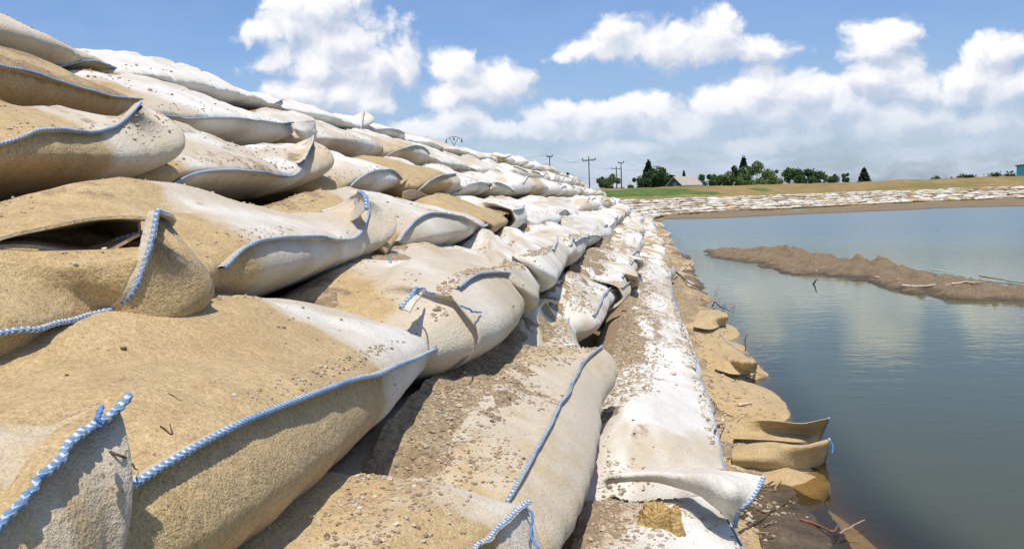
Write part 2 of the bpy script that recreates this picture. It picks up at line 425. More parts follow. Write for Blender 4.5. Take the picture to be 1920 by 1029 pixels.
def bag_surface(nu, nv, c, seed):
    """c: y0,y1,xo0,xo1,width,zb,zt, E (outer seam curve or None), Fe (far end seam curve, outer->inner, or None).
    Returns the body (top and bottom sheets meeting in the seam all round), and its seam curves."""
    tu = np.linspace(-1, 1, nu); tv = np.linspace(-1, 1, nv)
    u1 = .45 * tu + .55 * np.sin(tu * np.pi / 2); v1 = .25 * tv + .75 * np.sin(tv * np.pi / 2)
    U, V = np.meshgrid(u1, v1, indexing='ij'); S = (U + 1) / 2; T = (V + 1) / 2
    L = c['y1'] - c['y0']
    zb, zt = c['zb'], c['zt']; zm = zb + c.get('zm', .55) * (zt - zb)
    xo = c['xo0'] + (c['xo1'] - c['xo0']) * S; xi = xo - c['width']
    wav = .018 * vn(U * 2.2, 0 * V, seed * .37, seed)
    M = np.stack([xi + (xo - xi) * T + wav * T, c['y0'] + L * S, zm + 0 * S], -1)
    pl = c.get('plan', 0.) * ((1 - np.abs(U) ** 2.6) - .75)
    M[..., 0] += pl * T ** 1.5 * (1.) - .5 * pl * (1 - T) ** 1.5
    M[..., 1] += .25 * c.get('plan', 0.) * (1 - V**2) * sgn(U) * np.abs(U)**5
    if c.get('E') is not None:
        Ec, _ = resample(c['E'], 400)
        par = np.linspace(0, 1, 400)
        Eu = np.stack([np.interp((u1 + 1) / 2, par, Ec[:, k]) for k in range(3)], 1)
        B1 = M[:, -1]
        M = M + (Eu - B1)[:, None] * (T[..., None] ** c.get('gpow', 2.6))
    if c.get('Fe') is not None:
        Fc, _ = resample(c['Fe'], 300); par = np.linspace(0, 1, 300)
        Fv = np.stack([np.interp((1 - v1) / 2, par, Fc[:, k]) for k in range(3)], 1)
        d = Fv - M[-1]; M = M + d[None] * (S[..., None] ** c.get('fpow', 7.))
    pu, pv = c.get('pu', 3.6) * .78, c.get('pv', 2.3)
    cl = lambda z: np.clip(z, 0, 1)
    f = (cl(1 - np.abs(U) ** pu) * cl(1 - np.abs(V) ** pv)) ** c.get('q', .47)
    lump = .020 * fbm(U * L * 1.7 + seed, V * .9, seed * 1.3, seed, 3)
    top = zt + lump * 1.0 + c.get('crown', .03) * ((1 - V**2) * (1 - U**2) - .55) - c.get('tilt', .02) * V + c.get('sag', 0) * (1 - U**2) * (1 - np.clip(V, 0, 1)**2)
    Ez = M[:, -1, 2][:, None]; lift = np.clip(Ez + .014 - (top - .055), 0, .07)
    top = top + lift * np.exp(-((V - .70) / .34)**2) * (1 - np.abs(U)**6) * c.get('dome', 1.)
    # cloth wrinkles: puckers running in from the seams, soft folds across the body
    ax = np.abs(U); av = np.abs(V)
    puck = .0055 * vn(U * L * 13, V * 1.6, 3., seed + 5) * np.exp(-(1 - av) / .22) + .0028 * vn(U * L * 30, V * 2., 9., seed + 6) * np.exp(-(1 - av) / .12)
    gath = .010 * vn(V * 4.2, U * 1.5, 5., seed + 7) * np.exp(-(1 - ax) * L / 2 / .11)
    soft = -.007 * np.clip(1 - np.abs(vn(U * L * 2.1 + V * .9, V * 1.5 - U * .6, 1., seed + 8)) * 3.2, 0, 1) * f
    fine = .0018 * fbm(U * L * 9, V * 5, 2., seed + 9, 3)
    wr = (puck + gath + soft + fine) * c.get('wr', 1.)
    fb = (cl(1 - np.abs(U) ** (pu * 1.4)) * cl(1 - np.abs(V) ** 3.2)) ** c.get('qb', .33)
    res = []
    Bv, Bu = c.get('bv', .055) * (3.0 if zb > 1 else 2.2), c.get('bu', .055) * 1.6
    for k in (0, 1):
        goal = top if k == 0 else zb - .016 + 0 * top
        P = M.copy(); fk = f if k == 0 else fb
        P[..., 2] = M[..., 2] + (goal - M[..., 2]) * fk
        bul = 4 * fk * (1 - fk)
        zc_ = zb + c.get('belly', .34 if zb > 1 else .38) * (zt - zb); up, dn = (zt - zc_) * 1.07, (zc_ - zb) * 1.1
        ell = lambda z: 1 - np.where(z > zc_, 1., .55) * np.abs(np.clip(np.where(z > zc_, (z - zc_) / up, (z - zc_) / dn), -1.1, 1.1))**1.8
        hb = ell(P[..., 2]) - ell(M[..., 2])
        P[..., 0] += Bv * hb * sgn(V) * av**1.5
        P[..., 1] += Bu * hb * sgn(U) * ax**3
        sg = 1 if k == 0 else -1
        P[..., 2] += wr * sg * (.25 + f * .75)
        P[..., 0] += wr * bul * .8
        res.append(P)
    edge = np.zeros((nu, nv), bool); edge[0] = edge[-1] = True; edge[:, 0] = edge[:, -1] = True
    res[0][edge] = M[edge]; res[1][edge] = M[edge]
    N = nu * nv; idx2 = np.full(N, -1); ed = edge.ravel()
    idx2[ed] = np.arange(N)[ed]; idx2[~ed] = N + np.arange((~ed).sum())
    Vv = np.vstack([res[0].reshape(-1, 3), res[1].reshape(-1, 3)[~ed]])
    g = gridf(nu, nv); Fq = np.vstack([g[:, ::-1], idx2[g]])
    # normals point outwards: x grows with j, y with i
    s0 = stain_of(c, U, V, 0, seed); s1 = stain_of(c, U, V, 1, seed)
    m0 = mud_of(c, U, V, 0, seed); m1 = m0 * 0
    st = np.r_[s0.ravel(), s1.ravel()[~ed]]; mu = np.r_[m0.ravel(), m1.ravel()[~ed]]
    return Vv, Fq, st, mu, M
def stain_of(c, U, V, sheet, seed):
    """sand soaked through the cloth: a tan zone with a slanting border, streaks and a dirty foot"""
    s = np.full(U.shape, c.get('st', .12))
    if 'tan' in c:
        u0, slope, wd = c['tan'][:3]; wd = wd * 1.5
        far = c['tan'][3] if len(c['tan']) > 3 else 1
        x = (u0 + slope * V - U) * far
        s = np.maximum(s, 1.0 * sstep(x, -wd, wd) * (c['tan'][4] if len(c['tan']) > 4 else .9))
    s = s + .22 * fbm(U * 2.5, V * 2, 0., seed + 21, 3)
    if sheet == 1: s = s + c.get('foot', .22) * sstep(1 - np.abs(V), .0, .35)
    return np.clip(s, 0, 1)
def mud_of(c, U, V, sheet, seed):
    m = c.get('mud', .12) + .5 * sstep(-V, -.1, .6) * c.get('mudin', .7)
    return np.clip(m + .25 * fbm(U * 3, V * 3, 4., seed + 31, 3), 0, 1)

def hem(acc, cord, C, D, wid, rad, stain, stitch, near, low=True):
    """a fold of cloth standing out from the seam, with the blue cord sewn along its lip"""
    n = len(C); tt = np.linspace(0, 1, n)
    D = D / (np.linalg.norm(D, axis=1)[:, None] + 1e-9)
    T = np.gradient(C, axis=0); T /= np.linalg.norm(T, axis=1)[:, None] + 1e-9
    N = np.cross(D, T); N /= np.linalg.norm(N, axis=1)[:, None] + 1e-9
    N *= (1 if N[:, 2].mean() > 0 else -1)
    wv = wid * (1 + .15 * vn(tt * 40, 0, 0, int(n) + 3))
    wob = (.0035 * vn(tt * 9, 1., 0, 5))[:, None] * N
    hth = .0022
    rows = []
    for a, b in ((-.35, 1), (.55, 1), (1.0, .6), (1.06, 0), (1.0, -.6), (.55, -1), (-.35, -1)):
        rows.append(C + D * (wv * a)[:, None] + N * hth * b + wob * max(a, 0))
    G = np.stack(rows, 1); acc.add(G.reshape(-1, 3), gridf(n, 7), stain=stain, mud=0.)
    P = C + D * (wv * (.72 if low else .98))[:, None] + N * (rad * (.55 if low else -.25)) + wob * .7
    tube(cord, P, rad, 8 if near else 5, stitch)
    return P

BAGN = [0]; ALLB = []
def make_bag(row, c, label, group=None, lod=0, cord_rng=(0, 1), cord_far=None, threads=(), flaps=(), D=None, name='sandbag', frame=None):
    """frame: optional function mapping local straight coordinates onto a curved course"""
    seed = BAGN[0] * 3 + 1; BAGN[0] += 1
    res = [(110, 64), (54, 30), (26, 16), (14, 9)][lod]
    V, Fq, st, mu, M = bag_surface(*res, c, seed)
    A_, Cd = Acc(), Acc()
    A_.add(V, Fq, stain=st, mud=mu)
    rad = [.0033, .0034, .0045, .006][lod] * c.get('cr', 1); wid = c.get('hem', .016) * .72
    stitch = .0075 if lod == 0 else None
    Ce = M[:, -1]
    n = [330, 60, 20, 8][lod]
    if lod == 0: Ce, L = resample(Ce[::3] if len(Ce) > 60 else Ce, 420); stp = 1
    i0, i1 = int(cord_rng[0] * (len(Ce) - 1)), int(cord_rng[1] * (len(Ce) - 1)) + 1
    lastP = None
    if i1 - i0 > 3:
        Cc = Ce[i0:i1]
        Dv = np.tile(np.array(D if D is not None else c.get('D', (1., 0., .32))), (len(Cc), 1))
        P = hem(A_, Cd, Cc, Dv, wid, rad, float(np.clip(c.get('st', .12) + .15, 0, 1)), stitch, lod == 0, row < 3)
        lastP = P
    if cord_far is not None:
        Cf = M[-1, ::-1]; Cf, _ = resample(Cf[::2], 300)
        j0, j1 = int(cord_far[0] * 299), int(cord_far[1] * 299) + 1
        Cc = Cf[j0:j1]; Dv = np.tile(np.array(c.get('Df', (.7, .6, .1))), (len(Cc), 1))
        hem(A_, Cd, Cc, Dv, wid, rad, .3, stitch, True)
    if lod > 0 and Cd.n and 'ph' not in Cd.at: pass
    base = np.array([(c['xo0'] + c['xo1']) / 2 - c['width'] / 2, (c['y0'] + c['y1']) / 2, c['zb']])
    if frame is not None:
        allV = [frame(v) for v in A_.V]; A_.V = allV; Cd.V = [frame(v) for v in Cd.V]; base = frame(base[None])[0]
    ALLB.append((A_, row))
    e = thing(name, label, 'sandbag', base, group)
    obj('bag_body', A_.mesh('bag_body', base), M_FAB, e)
    cm = None
    if Cd.n: cm = obj('stitched_cord', Cd.mesh('stitched_cord', base), M_CORD, e)
    for th in threads:
        tb = Acc(); P, _ = resample([edge_pt(row, p) for p in th], 40)
        P = P + .0015 * np.stack([vn(np.linspace(0, 9, 40), k, 0, 7) for k in range(3)], 1)
        tube(tb, P, .0019 * c.get('thr', 1), 5)
        obj('loose_thread', tb.mesh('loose_thread', base), M_THR, cm or e)
    for fl in flaps: make_flap(e, base, **fl)
    return e
def make_flap(e, base, grid, stain=.2, mud=0., nu=40, nv=40, thick=.003, cord=None, wrk=.002, name='loose_flap', mat=None):
    """cloth flap through a small grid of points (each px,py,axis,value)"""
    G = np.array([[bp(*p) for p in r] for r in grid])
    rows = np.stack([resample(r, nv)[0] for r in G]); P = np.stack([resample(rows[:, j], nu)[0] for j in range(nv)], 1)
    N = np.cross(np.gradient(P, axis=0), np.gradient(P, axis=1)); N /= np.linalg.norm(N, axis=2)[..., None] + 1e-9
    i, j = np.meshgrid(np.linspace(0, 1, nu), np.linspace(0, 1, nv), indexing='ij')
    P = P + N * (wrk * fbm(i * 5, j * 5, 0., 77, 3))[..., None]
    a = Acc(); g = gridf(nu, nv)
    a.add((P + N * thick / 2).reshape(-1, 3), g, stain=stain, mud=mud); a.add((P - N * thick / 2).reshape(-1, 3), g[:, ::-1], stain=stain, mud=mud)
    for line in ((slice(None), 0), (slice(None), -1), (0, slice(None)), (-1, slice(None))):
        l1, l2 = (P + N * thick / 2)[line], (P - N * thick / 2)[line]
        a.add(np.stack([l1, l2], 1).reshape(-1, 3), gridf(len(l1), 2), stain=stain, mud=mud)
    fo = obj(name, a.mesh(name, base), mat or M_FAB, e)
    if cord:
        C = {'u1': P[-1], 'u0': P[0], 'v1': P[:, -1], 'v0': P[:, 0]}[cord]
        cd = Acc(); C2, L = resample(C[::3], int(60 + 0)); C2, L = resample(C[::3], max(30, int(np.linalg.norm(np.diff(C, axis=0), axis=1).sum() / .0016)))
        tube(cd, C2, .0048, 8, .011); obj('stitched_cord', cd.mesh('stitched_cord', base), M_CORD, fo)
    return fo

def hero(row, E, label, y0=None, y1=None, **k):
    pts = np.array([edge_pt(row, p) for p in E]) if E else None
    plan = k.get('plan', .075 if row >= 3 else .05)
    if pts is not None and row >= 3:
        d = np.r_[0, np.cumsum(np.linalg.norm(np.diff(pts, axis=0), axis=1))]; d /= d[-1]
        for i, p in enumerate(E):
            if p[0] == 'w' or len(p) == 4: continue
            q = list(p) + [0] * (3 - len(p)); q[2] += plan * ((1 - abs(2 * d[i] - 1) ** 2.6) - .75) * .9; pts[i] = edge_pt(row, tuple(q))
    o = {q: k.pop(q) for q in ('cord_rng', 'cord_far', 'threads', 'flaps', 'lod', 'D') if q in k}
    c = dict(plan=plan, zb=ZB[row] - .0, zt=ZT[row], tilt=TILT[row], width=.5, xo0=XO[row], xo1=XO[row])
    c['y0'] = y0 if y0 is not None else pts[0][1]; c['y1'] = y1 if y1 is not None else pts[-1][1]
    if pts is not None: c['E'] = pts
    if 'far' in k: c['Fe'] = np.array([edge_pt(row, p) for p in k.pop('far')])
    c.update(k); return make_bag(row, c, label, **o)

_ep = edge_pt
def edge_pt(row, p):
    if p[0] == 'w': return np.array(p[1:], float)
    return _ep(row, p)

# --- course above the hand-held camera: top course (7)
hero(7, [(-420,150),(-60,150),(105,127),(160,115),(190,120),(215,131)], "topmost large cream sandbag at the upper left, tan streaked, short blue seam at right", y0=1.75, cord_rng=(.62,1), st=.25, tan=(-.2,.5,.5,1,.55), crown=.10, zt=1.67, foot=.1, pu=2.6)
hero(7, [(215,160),(300,168),(400,176),(470,185),(500,198),(528,188)], "long white folded sandbag in the top course, right of the streaked cream one", y0=2.75, cord_rng=(.93,1), st=.05, wr=1.9, sag=.02)
hero(7, [(530,205),(572,228),(610,234),(650,240),(672,243),(680,208)], "white sandbag in the top course with a pointed white ear at its far end", y0=4.2, st=.03, pu=3)
hero(7, [(678,240),(692,244),(728,243),(745,245),(757,251)], "white top course sandbag with a level dark blue seam, right of the pointed ear", y0=5.5, st=.05, pu=3)
hero(7, [(757,265),(790,275),(810,280),(831,284)], "smooth cream sandbag sloping down in the top course, without a visible seam", y0=6.5, cord_rng=(0,0), st=.2, pu=2.6)
hero(7, [(823,296),(845,292),(861,291),(880,296),(889,306)], "cream sandbag in the top course just below the far power pylon", y0=7.8, cord_rng=(.55,1), st=.2, pu=2.8)
hero(7, [(881,312),(900,310),(915,308),(930,317)], "creased pale sandbag right of the one below the power pylon", y0=9.2, cord_rng=(.6,1), st=.05, wr=1.8, pu=3)

# --- sixth course
hero(6, [(-330,70),(0,128),(80,147),(170,173),(215,183),(262,188)], "dark tan sandbag with dark blue seam right under the topmost cream bag", y0=1.25, st=.55, tan=(.75,.1,.35), mud=.55, foot=.1, bv=0.037)
hero(6, [(262,210),(285,214),(312,219),(335,222),(345,225),(400,223),(470,226),(520,232),(546,231)], "large bright white sandbag with pleats and a straight blue seam in the sixth course", y0=2.35, cord_rng=(.02,1), st=.04, wr=1.4, tan=(-.75,.2,.2,1,.5))
hero(6, [(550,262),(600,262),(660,262),(700,264),(716,270)], "plump cream sandbag with its seam hidden, right of the pleated white one", y0=3.62, cord_rng=(0,0), st=.12, pu=3.2, flaps=[dict(grid=[[(545,236,'X',-1.50),(562,228,'X',-1.49),(590,226,'X',-1.5)],[(556,252,'X',-1.49),(570,246,'X',-1.46),(592,240,'X',-1.5)],[(572,268,'X',-1.5),(580,262,'X',-1.48),(594,262,'X',-1.5)]], stain=.15)])
hero(6, [(716,296),(735,286),(759,278),(781,274),(795,279),(804,290)], "white sandbag with an arched blue seam and a dirty left foot in the sixth course", y0=4.9, st=.08, tan=(-.7,.6,.3,1,.6), pu=3.5)
hero(6, [(806,308),(815,296),(838,316),(860,318),(882,321)], "pale grey sandbag with the seam along its lower edge in the sixth course", y0=5.95, cord_rng=(.45,1), st=.08)
hero(6, [(884,320),(895,338),(912,340),(925,337),(938,329)], "small cream sandbag with a sagging lower seam in the sixth course", y0=7.5, st=.15)
hero(6, [(937,322),(948,336),(957,336),(964,325)], "short pale sandbag with a bowl shaped blue seam in the sixth course", y0=9.4, st=.05)

# --- fifth course
hero(5, [(-260,330),(0,272),(60,251),(120,247),(180,248),(225,226),(257,194)], "huge tan and grey sandbag at left edge, its blue seam rising to a corner", y0=1.0, st=.25, tan=(.62,-.3,.12,1,.85), mud=.25, foot=.2, bv=0.062, bu=.03, gpow=2.2)
hero(5, [(258,362),(300,357),(350,331),(410,322),(500,327),(543,331),(563,308),(582,262)], "tan gravelly sandbag whose wavy blue seam ends in a tall white ear", y0=1.65, st=.22, tan=(-.40,-.35,.10,1,.9), mud=.25, mudin=1.0, bv=0.062,
     flaps=[dict(grid=[[(497,281,'X',-1.22),(540,276,'X',-1.20),(575,262,'X',-1.16),(588,254,'X',-1.10)],[(515,290,'X',-1.20),(545,293,'X',-1.17),(570,292,'X',-1.13),(584,272,'X',-1.08)],[(530,300,'X',-1.16),(550,305,'X',-1.12),(562,305,'X',-1.08),(570,298,'X',-1.06)]], stain=.15)])
hero(5, [(592,378),(620,372),(650,353),(666,339),(689,326),(717,319),(736,322),(751,338)], "white sandbag with high arched blue seam, right of the tall white ear", y0=2.72, st=.08, tan=(-.95,.5,.3,1,.6), foot=.3, bv=0.062, pu=3.6)
hero(5, [(760,372),(783,356),(806,339),(830,329),(853,326)], "sandbag half ochre and half white with a rising blue seam, beside a dark hollow", y0=3.72, st=.08, tan=(-.02,.35,.06), foot=.25, pu=3.2,
     flaps=[dict(grid=[[(752,372,'X',-1.13),(756,350,'X',-1.1),(766,332,'X',-1.1)],[(752,345,'X',-1.05),(762,338,'X',-1.04),(766,334,'X',-1.06)]], stain=.7), dict(grid=[[(752,378,'X',-1.04),(780,376,'X',-1.02),(806,376,'X',-1.02)],[(755,360,'X',-1.0),(778,356,'X',-1.0),(800,366,'X',-1.0)]], stain=.4, mud=.1)])
hero(5, [(857,362),(873,349),(894,344),(905,344),(916,347)], "white sandbag with the left half of a double humped blue seam", y0=4.95, st=.06, pu=3.6)
hero(5, [(916,348),(927,343),(940,346),(953,353),(967,364)], "white sandbag with the right half of a double humped blue seam", y0=6.2, st=.06, pu=3.6)

# --- fourth course
hero(4, [(-400,600,-.1),(-100,560,-.1),(100,540,-.1),(250,520,-.1)], "gravel sprinkled tan sandbag at the left edge, behind the open fold", y0=.15, y1=1.16, zt=1.015, xo0=-.80, xo1=-.80, st=.5, tan=(3,0,.3), mud=.25, mudin=.8, cord_rng=(0,0), width=.45)
hero(4, [(-330,700),(0,630),(100,606),(200,580)], "tan sandbag at left edge with an open dark fold and blue stitched end", y0=.45, y1=.98, zt=.965, tilt=.02, xo0=-.68, xo1=-.67, width=.34, st=.45, tan=(2.3,0,.3), mud=.1, mudin=.1, foot=.25, bv=.04, cord_far=(0,.50), pu=5, qb=.3,
     far=[(200,583,.02),(238,545,.05),(262,485,.06),(276,430,.06),(285,399,.06),('w',-.66,1.10,.985),('w',-.80,1.04,.95),('w',-1.0,.98,.93)], fpow=4., Df=(.8,.5,.1),
     flaps=[dict(grid=[[(-20,462,'X',-.76),(60,462,'X',-.74),(140,474,'X',-.72),(200,472,'X',-.70),(262,440,'X',-.66)],
                       [(-20,452,'X',-.84),(60,448,'X',-.84),(140,455,'X',-.83),(200,452,'X',-.80),(262,435,'X',-.70)],
                       [(-20,448,'X',-.85),(60,436,'X',-.84),(140,428,'X',-.83),(200,420,'X',-.80),(262,416,'X',-.69)],
                       [(-20,452,'X',-.75),(60,434,'X',-.73),(140,416,'X',-.71),(200,408,'X',-.69),(280,408,'X',-.64)]], stain=.5, wrk=.001, thick=.004)],
     threads=[[(285,400,.06),(291,410,.065),(287,425,.065)]])
hero(4, [(235,588,0),(300,560,0),(345,543,.02),(378,535,.06),(392,520,.03),(430,483),(465,459),(510,450),(560,448),(610,449),(650,450),(672,432),(684,400),(681,366)], "long tan and white sandbag whose seam arches up to a curled upright ear", y0=.98, y1=2.02, st=.28, tan=(.05,-.35,.09,1,.85), mud=.15, foot=.15, bv=0.094, bu=.05, gpow=2.6, wr=1.0, cord_rng=(.21,1), pu=4.5,
     threads=[[(378,535,.065),(373,548,.07),(380,566,.07),(387,576,.07),(397,588,.07)]],
     flaps=[dict(grid=[[(600,395,'X',-.86),(630,388,'X',-.85),(655,372,'X',-.80),(672,360,'X',-.72)],[(615,405,'X',-.84),(640,402,'X',-.80),(662,388,'X',-.76),(684,366,'X',-.685)],[(630,420,'X',-.80),(650,418,'X',-.76),(670,408,'X',-.71),(686,392,'X',-.672)]], stain=.2, cord='v1')])
hero(4, [(700,505,0),(722,482,.05),(735,462),(752,438),(775,414),(800,402),(830,403),(868,411),(892,422),(905,425),(924,407)], "tan and white striped sandbag with arched seam, hanging thread and pointed far corner", y0=1.98, y1=3.55, st=.28, tan=(-.35,-.35,.07,1,.8), foot=.4, bv=0.094, bu=.05, cord_rng=(.13,1), pu=4,
     threads=[[(728,483,.06),(733,492,.07),(732,510,.07),(735,529,.07)]])
hero(4, [(905,432),(930,425),(950,418),(957,412)], "round ended sandbag, ochre on top and white at its far end, no seam showing", y0=3.5, y1=4.45, st=.08, tan=(.35,.2,.08), cord_rng=(0,0), foot=.2, pu=3, bv=0.112)
hero(4, [(952,396),(962,395),(974,393),(980,386)], "narrow white sandbag wedged behind the round ended ochre topped one", y0=4.4, y1=5.2, st=.06)
hero(4, [(976,388),(1000,428),(1015,424),(1030,428),(1041,430)], "bluish white plump sandbag with its seam at the foot in the fourth course", y0=5.15, y1=6.8, st=.03, cord_rng=(.35,1), bv=0.075)
hero(4, [(1040,404),(1060,395),(1075,420),(1090,424)], "white sandbag crossed by a slanting blue seam in the fourth course", y0=6.75, y1=8.4, st=.10, wr=1.5)
hero(4, [(1091,402),(1105,390),(1125,396),(1143,410)], "grey white wrinkled sandbag with an inverted V seam in the fourth course", y0=8.4, y1=9.8, st=.1, wr=1.7)

# --- third course
hero(3, [(-160,1120,0),(0,948,.0),(22,930,.0),(50,888,.0),(80,850,.0),(122,806,.0),(178,776,.01),(214,741,.02)], "pinkish grey sandbag in the lower left corner with a thick blue and white corded lip", y0=.12, y1=.42, st=.50, foot=.1, tan=(3,0,.3,1,.60), mud=.05, mudin=.1, bv=.03, bu=.01, cr=1.0, hem=.018, pu=4, qb=.5, plan=.02, gpow=2., D=(1.,.15,.1),
     threads=[[(190,765,.03),(186,780,.035),(184,802,.035)]])
hero(3, [(120,1000,0),(152,982,0),(200,930),(300,868),(400,814),(500,771),(600,735),(700,700),(760,676),(815,653)], "giant tan sandbag with pale far end and long straight blue seam across the foreground", y0=.50, y1=1.56, st=.26, tan=(.50,-.30,.07,1,1.), foot=.1, bv=0.069, bu=.10, mud=.05, mudin=.2, cr=1.1, hem=.017, tilt=.03, pu=6, belly=.45, plan=.04, crown=.02, wr=.8)
hero(3, [(752,690,-.02),(790,640,0),(830,600,.015),(862,576,.025),(846,556,.01),(858,536,0),(885,518),(915,513),(945,514),(975,521),(995,520),(1003,497)], "white sandbag with tan pinched corner, directly right of the giant tan one", y0=1.55, y1=3.3, st=.26, tan=(-.55,-.4,.2,1,.7), foot=.15, bv=0.075, bu=.04, cord_rng=(.13,.9), hem=.014, cr=.95, mudin=.8,
     flaps=[dict(grid=[[(752,578,'X',-.47),(770,556,'X',-.46),(783,540,'X',-.45)],[(768,585,'X',-.45),(785,562,'X',-.44),(796,545,'X',-.45)]], stain=.2, cord='u0')],
     threads=[[(782,541,-.04),(795,541,-.02),(804,549,0),(813,551,0)],[(863,574,.05),(875,577,.06),(886,583,.06),(901,586,.06)]])
hero(3, [(905,500),(950,505),(985,506),(1000,498),(1006,480)], "round ended white sandbag with a crumpled top and a short blue tuft at its corner", y0=3.3, y1=4.0, st=.08, cord_rng=(.72,1), bv=0.088, pu=3, wr=1.6, mudin=.8)
hero(3, [(960,480),(1000,480),(1029,474),(1040,455),(1042,442)], "plump white sandbag with an upright blue seam at its far end in the third course", y0=3.95, y1=4.75, st=.08, cord_rng=(.6,1), bv=0.088, pu=3)
hero(3, [(1048,470),(1066,462),(1070,445),(1074,455),(1088,448),(1104,444)], "twisted white sandbag with two short blue seams in the third course", y0=4.7, y1=6.2, st=.06, wr=1.8)
hero(3, [(1104,446),(1108,442),(1125,445),(1139,457),(1147,452)], "white sandbag with a drooping blue seam next to the twisted one", y0=6.15, y1=8.0, st=.06, wr=1.4)

# --- second course
hero(2, [(790,1130,'Z',.60),(860,1062,'Z',.60),(892,1026,'Z',.60),(920,998,'Z',.60),(955,966,'Z',.60),(984,945,'Z',.60)], "pebble strewn sandbag at the bottom centre, its corded corner trailing a blue tail", y0=.45, y1=1.16, zt=.652, width=.5, st=.38, tan=(1.1,-.5,.3,1,.8), mud=.15, mudin=.3, bv=0.037, bu=.01, D=(.9,.2,.35), cr=1.05, pu=8,
     threads=[[(984,945,'Z',.605),(996,960,'Z',.595),(998,985,'Z',.58),(996,1005,'Z',.57),(1008,1029,'Z',.56)]])
hero(2, [(905,1015,'Z',.50),(950,938,'Z',.565),(990,870,'Z',.58),(1030,800,'Z',.583),(1060,740,'Z',.58),(1085,690,'Z',.57),(1100,672,'Z',.575),(1128,650,'Z',.58)], "big pale gravelly sandbag with a blue seam running up its middle", y0=1.06, y1=2.55, width=.55, st=.33, foot=.12, mud=.12, mudin=.5, bv=.072, bu=.06, gpow=2.6, zm=.6, hem=.012, D=(.8,0,.6), pu=4, tan=(-1.0,-.5,.3,1,.5))
hero(2, [(1078,649),(1065,608),(1070,582),(1095,569),(1130,560)], "small round sandbag with a looping thin blue seam, behind the raised corner", y0=2.6, y1=3.5, st=.25, bv=0.112, pu=2.8, mudin=.8, hem=.010, cr=.8)
hero(2, [(1110,592),(1122,572),(1134,548),(1150,536),(1162,540),(1178,530)], "crumpled white sandbag with an M shaped blue seam and an open folded corner", y0=3.48, y1=4.75, st=.20, wr=1.2, gpow=3.5, bv=0.100)
hero(2, [(1165,520),(1178,500),(1186,505),(1194,519)], "pale sandbag with folded flaps lying beyond the M shaped seam", y0=4.72, y1=6.0, st=.1, wr=2., bv=0.100)
hero(2, [(1181,495),(1188,488),(1196,484),(1204,488)], "small white sandbag tilted towards the lake in the second course", y0=5.98, y1=7.2, st=.08, wr=1.7, bv=0.100)

# --- first (lowest dry) course
hero(1, [(1440,1150,'Z',.29),(1405,1060,'Z',.29),(1390,1027,'Z',.29),(1370,988,'Z',.29),(1345,948,'Z',.30),(1325,925,'Z',.32)], "white sandbag at the bottom right of the stack carrying a lump of yellow clay", y0=1.1, y1=1.92, width=.45, st=.10, mudin=1.0, bv=0.062, hem=.004, cr=.8, D=(.6,0,.8),
     flaps=[dict(grid=[[(1120,915,'Z',.385),(1160,905,'Z',.395),(1230,905,'Z',.40),(1300,925,'Z',.395),(1350,955,'Z',.38),(1378,985,'Z',.33)],
                       [(1125,900,'Z',.395),(1165,892,'Z',.42),(1235,888,'Z',.43),(1310,900,'Z',.43),(1355,930,'Z',.42),(1385,958,'Z',.38)],
                       [(1140,895,'Z',.39),(1190,884,'Z',.41),(1250,880,'Z',.41),(1320,885,'Z',.44),(1375,905,'Z',.44),(1408,938,'Z',.40)],
                       [(1150,890,'Z',.38),(1210,880,'Z',.38),(1270,876,'Z',.385),(1330,880,'Z',.42),(1390,886,'Z',.43),(1430,897,'Z',.42)]], stain=.1, cord='v1', wrk=.004),
            dict(grid=[[(1342,950,'Z',.345),(1350,945,'Z',.35),(1362,940,'Z',.35)],[(1352,960,'Z',.34),(1370,975,'Z',.30),(1385,990,'Z',.24)]], stain=.2, cord='u0')])
hero(1, [(1362,890),(1358,878),(1346,815),(1330,752),(1312,712),(1298,690)], "clean white sandbag with a thin blue line down its lake side, sprinkled with grit", y0=1.95, y1=3.5, width=.46, st=.08, tan=(-3,0,.1), mudin=.15, bv=0.069, hem=.004, cr=.7, D=(.6,0,.8), pu=4)
hero(1, [(1298,690,'Z',.34),(1303,692,'Z',.30),(1304,672,'Z',.31),(1296,640),(1284,610),(1272,590)], "gravel covered sandbag ending in a small blue corded corner in the lowest course", y0=3.45, y1=5.1, width=.46, st=.08, mudin=1.1, mud=.25, bv=0.062, hem=.008, cr=.8, cord_rng=(0,.3))
hero(1, [(1275,588),(1262,560),(1258,530),(1256,518)], "muddy white sandbag with blue scraps in the lowest course, behind the corded corner", y0=5.0, y1=6.6, width=.46, st=.20, mudin=1.1, mud=.2, hem=.006)
hero(1, [(1258,512),(1252,500),(1247,496),(1243,486)], "pale sandbag with a dark cross seam in the lowest course by the half sunken twig", y0=6.5, y1=8.1, width=.46, st=.08, mudin=.8, hem=.008)

